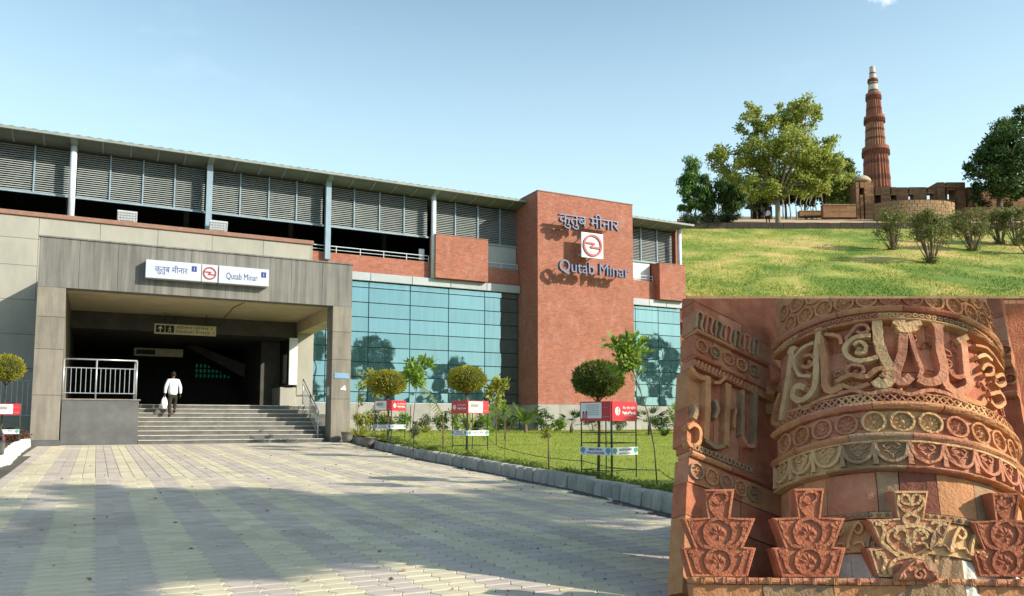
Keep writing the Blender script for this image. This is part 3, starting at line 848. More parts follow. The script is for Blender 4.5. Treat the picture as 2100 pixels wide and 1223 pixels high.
def skin_object(name, verts, edges, radii, m, parent=None, sub=2, root=0):
    me = bpy.data.meshes.new(name)
    me.from_pydata([tuple(q) for q in verts], edges, [])
    o = bpy.data.objects.new(name, me); COL.objects.link(o)
    sk = o.modifiers.new('skin', 'SKIN'); sk.use_smooth_shade = True
    ly = me.skin_vertices[0].data
    for i, r in enumerate(radii):
        ly[i].radius = (r, r) if not hasattr(r, '__len__') else r
        ly[i].use_root = (i == root)
    ss = o.modifiers.new('sub', 'SUBSURF'); ss.levels = sub; ss.render_levels = sub
    dg = bpy.context.evaluated_depsgraph_get()
    me2 = bpy.data.meshes.new_from_object(o.evaluated_get(dg))
    bpy.data.objects.remove(o)
    me2.materials.clear(); me2.materials.append(m)
    me2.polygons.foreach_set('use_smooth', [True]*len(me2.polygons))
    o = bpy.data.objects.new(name, me2); COL.objects.link(o)
    if parent is not None: o.parent = parent
    return o

m_skin = mat('brown_skin', (.12,.06,.036), None, .6, 8)
m_hair = mat('black_hair', (.012,.010,.009), None, .6, 20, .3, 80)
m_shirtw = mat('white_cotton_shirt', (.72,.74,.78), (.62,.64,.68), .9, 6, .3, 12)
m_trous = mat('dark_brown_trousers', (.035,.027,.02), None, .9, 8, .2, 20)
m_shoe = mat('dark_shoe', (.02,.018,.016), None, .5, 8)
m_bagw = mat('white_plastic_bag', (.75,.76,.78), (.62,.63,.66), .35, 6, .5, 9, spec=.5)

def person(loc, rz, label, shirt, trousers, h=1.7, lift=.0, arm_l=(-.06, .02), arm_r=(.05, .05), group=None, headcloth=None, stride=.12):
    """standing or climbing figure facing +Y before turning; lift raises the right foot to the next step"""
    t = thing('person', loc, label, 'person', group, rz)
    k = h/1.7
    V = lambda x, y, z: Vector((x*k, y*k, z*k))
    hip = .9
    lf, rf_ = V(-.10, -stride, .06), V(.10, stride+lift*.5, .06+lift)
    lk, rk = V(-.105, .02-stride*.3, .48), V(.11, stride*.9+lift*.55+.04, .50+lift*.35)
    la = [V(-.175, 0, 1.375), V(-.25+arm_l[0]*.4, arm_l[1]*.3-.03, 1.13), V(-.25+arm_l[0], arm_l[1], .86)]
    ra = [V(.175, 0, 1.375), V(.25+arm_r[0]*.4, arm_r[1]*.3-.03, 1.13), V(.25+arm_r[0], arm_r[1], .86)]
    hd = [V(0, .01, 1.45), V(0, .02, 1.50), V(0, .03, 1.565), V(0, .035, 1.64)]
    # body: one skin from head to feet
    vs = [V(0, 0, .92), V(0, .0, 1.12), V(0, 0, 1.34)] + hd + la + ra + [V(-.09, 0, .86), lk, lf + V(0, -.02, .04), lf + V(0, .14, -.02), V(.09, 0, .86), rk, rf_ + V(0, -.02, .04), rf_ + V(0, .14, -.02)]
    es = [(0,1),(1,2),(2,3),(3,4),(4,5),(5,6),(2,7),(7,8),(8,9),(2,10),(10,11),(11,12),(0,13),(13,14),(14,15),(15,16),(0,17),(17,18),(18,19),(19,20)]
    ra_ = [(.13*k,.10*k),(.12*k,.09*k),(.13*k,.09*k),.05*k,.055*k,(.076*k,.09*k),(.066*k,.078*k),.055*k,.042*k,.032*k,.055*k,.042*k,.032*k,.08*k,.058*k,.042*k,.035*k,.08*k,.058*k,.042*k,.035*k]
    skin_object('body', vs, es, ra_, m_skin, t)
    # hands with fingers
    for side, a in ((-1, la), (1, ra)):
        w_ = a[2]; mb = MB()
        d = (a[2]-a[1]).normalized()
        mb.ball(w_ + d*.05*k, (.024*k, .040*k, .048*k), 8, 5)
        for q in range(4):
            b0 = w_ + d*.085*k + Vector((0, (q-1.5)*.018*k, 0))
            mb.tube([b0, b0 + d*.035*k + Vector((-side*.006*k, .004*k, 0)), b0 + d*(.066-.006*abs(q-1.3))*k + Vector((-side*.022*k, .006*k, 0))], [.009*k, .0085*k, .006*k], 5)
        b0 = w_ + d*.03*k + Vector((0, .035*k, 0))
        mb.tube([b0, b0 + d*.03*k + Vector((-side*.01*k, .018*k, 0)), b0 + d*.055*k + Vector((-side*.016*k, .018*k, 0))], [.010*k, .0095*k, .007*k], 5)
        mb.build('hand', m_skin, t, True).location = (0, 0, 0)
    vs = [V(0, 0, .80), V(0, -.005, .98), V(0, 0, 1.18), V(0, 0, 1.34), V(0, .005, 1.45)] + [q for q in la] + [q for q in ra]
    vs[7] = la[1].lerp(la[2], .92); vs[10] = ra[1].lerp(ra[2], .92)
    es = [(0,1),(1,2),(2,3),(3,4),(3,5),(5,6),(6,7),(3,8),(8,9),(9,10)]
    skin_object('shirt', vs, es, [(.185*k,.15*k),(.18*k,.14*k),(.172*k,.128*k),(.165*k,.11*k),(.075*k,.07*k),.078*k,.066*k,.052*k,.078*k,.066*k,.052*k], shirt, t)
    vs = [V(0, 0, .93), V(0, 0, .86), V(-.09, 0, .80), lk, lf + V(0, -.02, .06), V(.09, 0, .80), rk, rf_ + V(0, -.02, .06)]
    skin_object('trousers', vs, [(0,1),(1,2),(2,3),(3,4),(1,5),(5,6),(6,7)], [(.15*k,.115*k),(.15*k,.12*k),.10*k,.078*k,.064*k,.10*k,.078*k,.064*k], trousers, t)
    for f_ in (lf, rf_):
        MB().ball(f_ + V(0, .06, -.015), (.05*k, .14*k, .045*k), 10, 6).build('shoe', m_shoe, t, True).location = (0, 0, 0)
    mh = headcloth or m_hair
    mb = MB(); c = V(0, .02, 1.635)
    def hp(a, b):
        e = math.pi*b*(.62 - .26*math.sin(2*math.pi*a))
        return c + Vector(((.086*k)*math.cos(2*math.pi*a)*math.sin(e), (.104*k)*math.sin(2*math.pi*a)*math.sin(e)-.012*k, .100*k*math.cos(e)))
    mb.grid(hp, 16, 8)
    mb.build('hair' if headcloth is None else 'turban', mh, t, True).location = (0, 0, 0)
    mb = MB(); mb.ball(V(0, .135, 1.60), (.012*k, .018*k, .022*k), 6, 4)
    for s_ in (-1, 1): mb.ball(V(s_*.083, .03, 1.60), (.010*k, .02*k, .03*k), 6, 4)
    mb.build('nose_and_ears', m_skin, t, True).location = (0, 0, 0)
    for c_ in t.children:
        c_.location = (0, 0, 0)
    # the parts were laid out about the figure's own feet
    for c_ in t.children:
        if c_.name.split('.')[0] in ('hand', 'shoe', 'hair', 'turban', 'nose_and_ears'):
            off = wloc(t)
            for q in c_.data.vertices: q.co = q.co + off
    return t

# ================================================================== ground, forecourt, kerbs, lawn
m_ground = mat('dry_earth', (.20,.16,.10), (.13,.12,.06), .95, .3, .3, 6)
m_joint = mat('paver_joint_sand', (.11,.10,.085), None, .95, 8)
m_pavy = mat('yellow_paver', (.61,.53,.37), (.525,.455,.32), .9, 3, .25, 60, rnd=.06, island=.11, speck=.08, stain=.16)
m_pavm = mat('mauve_paver', (.525,.445,.37), (.45,.38,.315), .9, 3, .25, 60, rnd=.06, island=.11, speck=.08, stain=.16)
m_kerb = mat('grey_kerb_concrete', (.36,.34,.30), (.25,.24,.215), .9, 3, .3, 30, rnd=.14, speck=.1)
m_kerbw = mat('whitewashed_kerb', (.70,.69,.64), (.55,.54,.50), .9, 4, .2, 30, rnd=.06)
m_lawn = mat('lawn_soil_and_grass', (.30,.32,.04), (.19,.25,.03), .95, .7, .4, 50, c3=(.38,.33,.08), speck=.25)
m_blade = leafmat('grass_blade', (.15,.24,.02), (.32,.36,.04), (.44,.38,.10), .5)

def gz(Y):
    if Y < -10: return -.64
    return plaza_z(Y) - .03
g = MB()
YS = [-600, -60, -10, 5, 15, 31.2, 45, 60, 1500]
g.add([(x, y, gz(y)) for y in YS for x in (-900, -60, 0, 60, 1200)], [(j*5+i, j*5+i+1, j*5+i+6, j*5+i+5) for j in range(len(YS)-1) for i in range(4)])
tag(g.build('ground', m_ground, origin=(0, 0, 0)), kind='structure')

KP = [(9.05, 31.0), (8.45, 26.4), (7.80, 20.5), (7.48, 15.6), (7.15, 11.2), (6.66, 8.1), (6.2, 5.6)]
def kerb_x(Y):
    if Y >= KP[0][1]: return KP[0][0]
    for (xa, ya), (xb, yb) in zip(KP[:-1], KP[1:]):
        if yb <= Y <= ya:
            f = (Y-yb)/(ya-yb); return xb + (xa-xb)*f
    return KP[-1][0]
def left_x(Y): return -1.72 - max(0, (Y-20)*.025) if Y > 8 else -3.0-(8-Y)*.3
PAV = MB().grid(lambda a, b: (-9 + a*19, 1.0 + b*30.2, plaza_z(1.0 + b*30.2) - .016), 8, 20).build('forecourt_paving', m_joint, origin=(0, 15, -.3))
tag(PAV, kind='structure')

# interlocking pavers with wavy ends; two yellow, two mauve across
PWX, PWY = .215, .178
def paver(x, y, hi=True):
    A = .026
    n_ = 5 if hi else 3
    ys = [i/(n_-1) for i in range(n_)]
    lft = [(x + A*math.sin(2*math.pi*q) , y + q*PWY) for q in ys]
    rgt = [(x + PWX + A*math.sin(2*math.pi*q), y + q*PWY) for q in ys[::-1]]
    poly = lft[::-1] + rgt[::-1]
    cx, cy = x+PWX/2, y+PWY/2
    dz = random.uniform(-.0015, .0015)
    tx, ty = random.uniform(-.008, .008), random.uniform(-.008, .008)
    def pt(q, ins, dn):
        px, py = q
        px = cx + (px-cx)*(1-ins/PWX*2); py = cy + (py-cy)*(1-ins/PWY*2)
        return (px, py, plaza_z(py) + dz - dn + (px-cx)*tx + (py-cy)*ty)
    m_ = len(poly)
    vs = [pt(q, .009, 0) for q in poly] + [pt(q, .003, .007) for q in poly] + [pt(q, .003, .02) for q in poly]
    fs = [tuple(range(m_))] + [(i, m_+i, m_+(i+1) % m_, (i+1) % m_) for i in range(m_)] + [(m_+i, 2*m_+i, 2*m_+(i+1) % m_, m_+(i+1) % m_) for i in range(m_)]
    return vs, fs
cells = []
for j in range(int(29.8/PWY)):
    Y = 1.2 + j*PWY
    if Y + PWY > 30.74: break
    xl, xr = max(left_x(Y)+.15, -9), kerb_x(Y) - .22
    i0, i1 = math.ceil((xl+9)/PWX), int((xr+9)/PWX)
    for i in range(i0, i1):
        X = -9 + i*PWX
        d = Vector((X+.1, Y+.1, 0)).dot(FW); r = Vector((X+.1, Y+.1, 0)).dot(RT)
        if d < 5.0 or r/d < -.68 or r/d > .62: continue
        cells.append((d, r, X, Y, (i//2) % 2))
inv = [c for c in cells if c[0] > 5.5 and -.645 < c[1]/c[0] < .235]
inv.sort()
near = set((c[2], c[3]) for c in inv[:300])
far = {0: MB(), 1: MB()}
for d, r, X, Y, k in cells:
    vs_, fs_ = paver(X, Y, d < 15)
    if (X, Y) in near:
        me = bpy.data.meshes.new('paver')
        c = Vector((X+PWX/2, Y+PWY/2, plaza_z(Y)))
        me.from_pydata([tuple(Vector(q)-c) for q in vs_], [], fs_); me.update()
        me.materials.append(m_pavm if k else m_pavy)
        o = bpy.data.objects.new('paver', me); COL.objects.link(o); o.parent = PAV; o.location = c - PAV.location
    else: far[k].add(vs_, fs_)
for k in (0, 1):
    o = far[k].build('paver_field', m_pavm if k else m_pavy, PAV, fix=False); o['kind'] = 'stuff'

# kerbs, stone by stone
def kerb(name, pts, m, L0, h, wd, side):
    t = bpy.data.objects.new(name, None); COL.objects.link(t); t['kind'] = 'structure'
    t.location = (pts[0][0], pts[0][1], plaza_z(pts[0][1]))
    P = [Vector((x, y, 0)) for x, y in pts]
    seg = [(a, b, (b-a).length) for a, b in zip(P[:-1], P[1:])]
    tot = sum(q[2] for q in seg); s = 0
    def at(s):
        for a, b, l in seg:
            if s <= l: return a.lerp(b, s/l), (b-a).normalized()
            s -= l
        return seg[-1][1], (seg[-1][1]-seg[-1][0]).normalized()
    while s < tot - .1:
        ln = L0*random.uniform(.8, 1.2)
        c, dr = at(s + ln/2); nr = Vector((dr.y, -dr.x, 0))*side
        a = random.gauss(0, .035)
        dr2 = dr*math.cos(a) + nr*math.sin(a); nr2 = nr*math.cos(a) - dr*math.sin(a)
        z = plaza_z(c.y); hh = h*random.uniform(.94, 1.06); l2 = ln/2 - random.uniform(.006, .016)
        off = random.gauss(0, .012)
        prof = [(-.07+off, -.08), (-.05+off, hh*.62), (-.035+off, hh*.9), (.0+off, hh), (wd+off, hh), (wd+off, -.08)]
        rows = []
        for sgn, ins in ((-1, 0), (-1, .02), (1, .02), (1, 0)):
            e = 0 if ins else .018
            rows.append([c + dr2*(sgn*(l2-(0 if not ins else .022))) + nr2*(pr + (e if pr < wd else -e)) + UP*(z + pz - (e if pz > 0 else 0)) for pr, pz in prof])
        n_ = len(prof)
        vs_ = [q for rw in rows for q in rw]
        fs_ = [tuple(range(n_))[::-1], tuple(range(3*n_, 4*n_))] + [(k*n_+i, k*n_+(i+1) % n_, (k+1)*n_+(i+1) % n_, (k+1)*n_+i) for k in range(3) for i in range(n_)]
        MB().add(vs_, fs_).build('kerb_stone', m, t)
        s += ln
    return t
kerb('lawn_kerb', KP, m_kerb, .34, .215, .14, -1)
kerb('bed_kerb', [(-1.93, 30.6), (-1.9, 27), (-1.75, 21.5), (-1.95, 19.5), (-2.8, 18)], m_kerbw, .42, .26, .16, 1)

def lawn_z(X, Y):
    d = X*FW.x + Y*FW.y
    z = -.1 + (d-14)*.027 if d > 14 else -.1 - (14-d)*.012
    return min(z, .40) + .012*math.sin(X*2.1)*math.sin(Y*1.7)
def lawn_pt(a, b):
    Y = 1.0 + b*38.3
    x0 = kerb_x(Y) + .10
    X = x0 + (a**1.5)*(62-x0)
    return (X, Y, lawn_z(X, Y))
tag(MB().grid(lawn_pt, 70, 90).build('lawn', m_lawn, smooth=True, origin=(15, 20, 0)), kind='structure')
# soil bed at the left
tag(MB().grid(lambda a, b: (-12 + a*10.0, 18.2 + b*20.5, .03 + plaza_z(18+b*20)+.08*b + .02*math.sin(a*17)*math.sin(b*13)), 14, 20).build('planting_bed', m_ground, origin=(-6, 28, 0)), kind='structure')
# grass blades over the lawn
rng = nrng(5)
def scatter_lawn(n, ymin, ymax, xmax, near_bias=1.6):
    Y = ymin + (ymax-ymin)*rng.uniform(0, 1, n)**near_bias
    x0 = np.array([kerb_x(q) for q in Y]) + .08
    X = x0 + (xmax-x0)*rng.uniform(0, 1, n)**1.3
    return X, Y
X, Y = scatter_lawn(95000, 6, 39, 31)
Z = np.array([lawn_z(a, b) for a, b in zip(X, Y)])
P = np.stack([X, Y, Z-.004], 1)
A = rng.normal(size=(len(P), 3))*.45 + np.array([0, 0, 1]); A /= np.linalg.norm(A, axis=1, keepdims=True)
B = np.stack([rng.normal(size=len(P)), rng.normal(size=len(P)), np.zeros(len(P))], 1); B /= np.linalg.norm(B, axis=1, keepdims=True)
ln = rng.uniform(.018, .042, len(P))[:, None]*(1+Y[:, None]*.02); wd = (.004+.0004*Y)[:, None]
tag(quads_mesh('lawn_grass', np.stack([P-B*wd, P+B*wd, P+A*ln], 1), m_blade, None, 3), 'short mown grass of the station lawn', 'grass', kind='stuff')
# low leafy edging behind the kerb
m_edge = leafmat('edging_leaf', (.07,.13,.02), (.20,.26,.04), (.30,.28,.07), .35)
n_ = 17000
Y = 6.5 + 22*rng.uniform(0, 1, n_)**1.2
X = np.array([kerb_x(q) for q in Y]) + .18 + np.abs(rng.normal(size=n_))*.17
den = np.sin(Y*2.3)+np.sin(Y*5.1+1)+np.sin(X*6)*.4
hh = np.clip(.07+.035*den, .015, .16)
P = np.stack([X, Y, np.array([lawn_z(a, b) for a, b in zip(X, Y)]) + hh*rng.uniform(0, 1, n_)], 1)
tag(quads_mesh('edging_plants', leaf_array(P, .05, rng, .5), m_edge), 'low leafy ground cover along the lawn kerb', 'ground cover', kind='stuff')
# ================================================================== station planting and street furniture
m_topi = leafmat('golden_topiary_leaf', (.16,.19,.015), (.36,.33,.03), (.46,.40,.05), .35)
m_topid = leafmat('green_topiary_leaf', (.05,.09,.012), (.13,.17,.02), (.22,.24,.03), .3)
m_core = mat('topiary_inner_shade', (.03,.04,.012), None, .95, 5)  # crown's inner shade as a dark colour
m_leafb = leafmat('bright_leaf', (.10,.22,.02), (.24,.36,.04), (.36,.40,.08), .45)
m_leafy = leafmat('yellow_green_leaf', (.20,.24,.03), (.36,.36,.06), (.45,.42,.14), .45)
m_leafd = leafmat('deep_green_leaf', (.03,.075,.015), (.07,.14,.025), (.12,.20,.04), .35)
m_leafg = leafmat('grey_green_leaf', (.12,.15,.07), (.22,.25,.13), None, .3)
m_palm = leafmat('palm_leaflet', (.08,.17,.02), (.20,.30,.04), (.30,.36,.08), .4)
m_palmd = leafmat('dark_palm_leaflet', (.035,.08,.02), (.08,.14,.03), (.14,.20,.05), .35)
m_maroon = leafmat('maroon_shrub_leaf', (.10,.03,.03), (.20,.08,.05), (.24,.15,.07), .3)
m_gpost = mat('green_black_guard_paint', (.03,.055,.035), None, .5, 6)
m_bred = mat('red_board_print', (.55,.03,.04), (.48,.025,.035), .4, 2, spec=.4)
m_bwhite = mat('white_board_print', (.78,.77,.74), (.70,.69,.66), .4, 3)
m_bblue = mat('blue_tree_print', (.12,.32,.48), None, .5, 5)
m_bgreen = mat('green_tree_print', (.08,.34,.30), None, .5, 5)
m_pink = mat('pink_print', (.62,.22,.26), None, .5, 8)

def lawn_at(px, d):
    """the lawn point seen in column px at forward distance d"""
    r = (px-PX)/F*math.cos(PITCH)*d
    p = CF(r, d)
    p.z = lawn_z(p.x, p.y)
    return p

def topiary(px, cy, d, hw, hh, label, ml, n, seed, trunk_px=None, name='clipped_tree', base=None):
    b = base or lawn_at(trunk_px or px, d)
    c = hD(px, cy, d)
    s = ppm(d)
    rx, rz = hw/s, hh/s
    t = thing(name, b, label, 'clipped tree', 'mushroom clipped trees')
    rng = nrng(seed)
    dirs = in_ball(rng, n, 0.001)
    lump = 1 + .09*np.sin(dirs[:, 0]*7+seed)*np.sin(dirs[:, 1]*6)*np.cos(dirs[:, 2]*5)
    zz = np.where(dirs[:, 2] > 0, dirs[:, 2]*rz, dirs[:, 2]*rz*.85)
    dep = (1 - rng.exponential(.05, n)) + np.where(rng.uniform(0, 1, n) < .07, rng.uniform(.02, .14, n), 0)
    P = np.stack([dirs[:, 0]*rx, dirs[:, 1]*rx, zz], 1)*(lump*dep)[:, None] + np.array(c)
    quads_mesh('crown', leaf_array(P, rx*.13, rng, .34, dirs + np.array([0, 0, .35]), 1.0), ml, t)
    MB().ball(c, (rx*.86, rx*.86, rz*.80), 18, 10).build('dark_core', m_core, t, True)  # solid dark ball standing in for the shaded inside of the crown
    mb = MB()
    m1 = b.lerp(c, .5) + RT*.02
    mb.tube([b - UP*.1, m1, c - UP*rz*.6], [.03, .024, .02], 7)
    for k in range(5):
        an = k*1.256 + seed
        mb.tube([c - UP*rz*1.25, c + Vector((math.cos(an)*rx*.5, math.sin(an)*rx*.5, -rz*.5))], [.012, .008], 5)
    mb.build('trunk', m_stem, t, True)
    return t
topiary(795, 787, 26.0, 37, 26, 'golden green clipped dome tree in the tree guard nearest the entrance pillar', m_topi, 4200, 3)
topiary(957, 780, 21.4, 38, 27, 'golden green clipped dome tree in the middle tree guard', m_topi, 4200, 4)
topiary(1226, 780, 14.0, 50, 38, 'largest dark green clipped dome tree against the brick tower', m_topid, 5200, 5)
bl = hD(-2, 905, 24.5); bl.z = plaza_z(bl.y)+.1
topiary(14, 757, 24.5, 31, 28, 'round golden green clipped tree at the far left edge', m_topi, 4200, 6, base=bl)

def guard(base, s, label, rz, variant):
    """square tree guard: posts, hoops, two printed boards above, two small ones below"""
    t = thing('tree_guard', base, label, 'tree guard', 'tree guards with advert boards')
    h = 1.33*s; a = .335*s
    e1 = Vector((math.cos(rz), math.sin(rz), 0)); e2 = Vector((-math.sin(rz), math.cos(rz), 0))
    cn = {}
    for i, j in ((-1,-1),(1,-1),(1,1),(-1,1)):
        p = base + (e1*i + e2*j)*a
        cn[i, j] = p
        MB().tube([p - UP*.08, p + UP*h*.98], .012*s if (i, j) != (-1, -1) else .019*s, 6).build('post', m_gpost, t)
    for zz in (.14*s, .60*s, .78*s):
        q = [cn[k] + UP*zz for k in ((-1,-1),(1,-1),(1,1),(-1,1),(-1,-1))]
        MB().tube(q, .008*s, 5).build('hoop', m_gpost, t)
    def board(p, q, z0, z1, m, name, th=.012):
        n_ = (q-p).cross(UP).normalized()
        if n_.dot(EYE - p) < 0: n_ = -n_
        ax = (q-p)/2; c = (p+q)/2 + UP*(z0+z1)/2 + n_*.02*s
        o = MB().obox(c, ax*1.02, n_*th/2, UP*(z1-z0)/2).build(name, m, t)
        ex = ax.normalized()
        if ex.dot(RT) < 0: ex = -ex
        return o, c + n_*(th/2+.002), ex, n_, ax.length*2
    L0, C0, R0 = cn[(-1, 1)], cn[(-1, -1)], cn[(1, -1)]
    zt0, zt1 = h*.735, h*.985
    def patch(par, c, ex, n_, x0, x1, z0, z1, m, name, lift=.002):
        MB().add([c + ex*x0 + UP*z0 + n_*lift, c + ex*x1 + UP*z0 + n_*lift, c + ex*x1 + UP*z1 + n_*lift, c + ex*x0 + UP*z1 + n_*lift], [(0,1,2,3)]).build(name, m, t)
    H = zt1-zt0
    for side, (p, q) in (('L', (L0, C0)), ('R', (C0, R0))):
        o, c, ex, n_, W = board(p, q, zt0, zt1, m_bred, 'advert_board')
        brand = (side == 'R') != (variant == 2)
        if brand:
            cx = c - ex*W*.30
            MB().add([cx + ex*(H*.20*math.cos(k*math.pi/8)) + UP*(H*.22*math.sin(k*math.pi/8)) + n_*.002 for k in range(16)], [tuple(range(16))]).build('brand_mark', m_bwhite, t)
            MB().tube([cx + ex*H*.02 + UP*H*.18 + n_*.004, cx + ex*H*.10 + UP*H*.05 + n_*.004, cx + ex*H*.0 + n_*.004, cx + ex*H*.12 - UP*H*.06 + n_*.004, cx - ex*H*.02 - UP*H*.18 + n_*.004], H*.03, 4).build('brand_mark_bar', m_bred, t)
            lettering('brand_hindi', 'बैंक ऑफ़ बड़ौदा', .1, m_bwhite, c + ex*W*.17 + UP*H*.17 + n_*.003, ex, UP, t, width=W*.52, height=H*.18)
            lettering('brand_english', 'Bank of Baroda', .1, m_bwhite, c + ex*W*.17 - UP*H*.08 + n_*.003, ex, UP, t, width=W*.54, height=H*.17, bold=.004)
            patch(t, c, ex, n_, -.05*W, .40*W, -.25*H, -.22*H, m_pink, 'brand_line')
        else:
            patch(t, c, ex, n_, -W*.48, W*.22, -.36*H if variant == 3 else -.42*H, .44*H, m_bwhite, 'picture_panel')
            for k in range(6):
                patch(t, c, ex, n_, -W*.30, W*(.10+.05*random.random()), (.30-.10*k)*H, (.335-.10*k)*H, m_plinth, 'print_line', .004)
            if variant == 3:
                for k, xx in enumerate((-.42, -.33)):
                    patch(t, c, ex, n_, W*xx, W*(xx+.08), -.36*H, -.12*H, m_pink, 'printed_figure', .005)
                    patch(t, c, ex, n_, W*(xx+.015), W*(xx+.065), -.12*H, -.0*H, m_hair, 'printed_head', .006)
            else:
                patch(t, c, ex, n_, -W*.40, W*.0, -.02*H, .25*H, m_plinth, 'printed_vehicle', .005)
            patch(t, c, ex, n_, W*.27, W*.46, -.30*H, -.26*H, m_pink, 'print_line', .004)
            patch(t, c, ex, n_, W*.27, W*.42, .16*H, .19*H, m_pink, 'print_line', .004)
        o, c, ex, n_, W = board(p, q, .30*h, .40*h, m_bwhite, 'slogan_board')
        h2 = .10*h
        mt = m_bblue if side == 'L' else m_bgreen
        for xx in (-.42, .42):
            mb = MB()
            mb.add([c + ex*(W*xx + h2*.42*math.cos(k*math.pi/5)) + UP*(h2*.10 + h2*.36*math.sin(k*math.pi/5)) + n_*.003 for k in range(10)], [tuple(range(10))])
            mb.add([c + ex*(W*xx + q_[0]*h2) + UP*h2*q_[1] + n_*.003 for q_ in ((-.06,-.46),(.06,-.46),(.06,-.2),(-.06,-.2))], [(0,1,2,3)])
            mb.build('tree_print', mt, t)
        if side == 'L':
            lettering('slogan', 'MAKE DELHI', .05, m_navy, c + UP*h2*.22 + n_*.004, ex, UP, t, width=W*.42, height=h2*.28, bold=.001)
            lettering('slogan', 'POLLUTION FREE', .05, m_navy, c - UP*h2*.22 + n_*.004, ex, UP, t, width=W*.56, height=h2*.28, bold=.001)
        else:
            lettering('slogan', 'GROW A GREEN', .05, m_navy, c + UP*h2*.2 + n_*.004, ex, UP, t, width=W*.52, height=h2*.28, bold=.001)
            patch(t, c, ex, n_, -W*.25, W*.22, -.32*h2, -.2*h2, m_bblue, 'print_line', .003)
    return t
def guard_px(px, d, s, label, rz, variant, base=None):
    guard(base or lawn_at(px, d), s, label, rz, variant)
guard_px(800, 26.0, 1.0, 'tree guard with red advert board nearest the entrance pillar', -YAW + R(58), 1)
guard_px(964, 21.4, 1.0, 'middle tree guard with red advert board showing a white picture panel', -YAW + R(40), 2)
guard_px(1248, 14.0, 1.0, 'nearest tree guard with two wide red advert boards on the lawn', -YAW + R(44), 3)
b = hD(12, 908, 24.5); b.z = plaza_z(b.y)+.06
guard(b, 1.0, 'tree guard with pale and red boards at the far left edge', -YAW + R(30), 2)

def blade_leaf(mb, p, d, L, w, droop=.3, n=4):
    """one strap leaf"""
    d = Vector(d).normalized(); s = d.cross(UP)
    s = s.normalized() if s.length > .05 else Vector((1, 0, 0))
    pts = []
    for i in range(n+1):
        f = i/n
        pts.append((p + d*L*f - UP*droop*L*f*f, w*(1-f)**.7*(.6+.4*min(1, f*4))))
    vs = []
    for q, ww in pts: vs += [q - s*ww, q + UP*ww*.0 + s*ww]
    base = len(mb.v)
    mb.v += [tuple(q) for q in vs]
    for i in range(n): mb.f.append((base+2*i, base+2*i+1, base+2*i+3, base+2*i+2))

def frond(mb, p, d, L, droop, nl, ll, lw=.024):
    """feather frond: two rows of leaflets on an arching rib"""
    d = Vector(d).normalized(); s = d.cross(UP).normalized() if abs(d.z) < .98 else Vector((1, 0, 0))
    prev = None
    for i in range(nl):
        f = .12 + .88*i/(nl-1)
        c = p + d*L*f - UP*droop*L*f*f
        tng = (d - UP*2*droop*f).normalized()
        l = ll*math.sin(math.pi*min(.97, .12+f*.85))
        for sg in (-1, 1):
            blade_leaf(mb, c, tng*.75 + s*sg*.8 + UP*.15, l, lw, .25, 2)

def rosette(name, label, base, n, L, w, m, seed, up=(.5, 1.4), droop=.35, cat='plant', group=None):
    t = random.Random(seed); mb = MB()
    for k in range(n):
        an = t.uniform(0, 6.28)
        blade_leaf(mb, base + Vector((t.uniform(-.04, .04), t.uniform(-.04, .04), 0)), Vector((math.cos(an), math.sin(an), t.uniform(*up))), L*t.uniform(.7, 1.15), w, droop)
    return tag(mb.build(name, m, origin=base, fix=False), label, cat, group)

def palm(name, label, px, d, n, L, ml, seed, trunk=.2, fan=False, up=(.3, 1.5), group='palms by the tower'):
    b = lawn_at(px, d); rr = random.Random(seed)
    t = thing(name, b, label, 'palm', group)
    MB().tube([b - UP*.1, b + UP*trunk*.6, b + UP*trunk], [.09, .075, .06], 8).build('trunk', m_bark, t)
    mb = MB()
    for k in range(n):
        an = k*2.4 + rr.uniform(-.3, .3)
        dr = Vector((math.cos(an), math.sin(an), rr.uniform(*up)))
        if fan:
            c = b + UP*trunk + dr.normalized()*L*.5
            blade_leaf(mb, b + UP*trunk, dr, L*.55, .012, 0)
            s = dr.cross(UP).normalized(); u = s.cross(dr.normalized())
            for q in range(13):
                a = (q-6)/6*1.5
                blade_leaf(mb, c, dr.normalized()*math.cos(a) + s*math.sin(a)*1.0, L*.5*(.75+.25*math.cos(a)), .042, .22, 3)
        else:
            frond(mb, b + UP*trunk, dr, L*rr.uniform(.8, 1.1), rr.uniform(.25, .5), 20, L*.30)
    mb.build('fronds', ml, t, fix=False)
    return t
palm('feather_palm', 'bright green feather palm growing at the left corner of the brick tower', 1078, 34, 17, 1.35, m_palm, 1, .35, up=(.4, 2.2))
palm('fan_palm', 'dark fan palm left of the nearest advert guard by the tower plinth', 1172, 33, 11, 1.05, m_palmd, 2, .3, True, (.1, 1.2))
palm('fan_palm', 'dark fan palm behind the leaning sapling near the right glass wall', 1332, 31, 12, 1.15, m_palmd, 3, .4, True, (.1, 1.4))
palm('fan_palm', 'small palm low in front of the glass right of the tower', 1388, 32, 8, .8, m_palmd, 4, .2, True, (.1, 1.2))
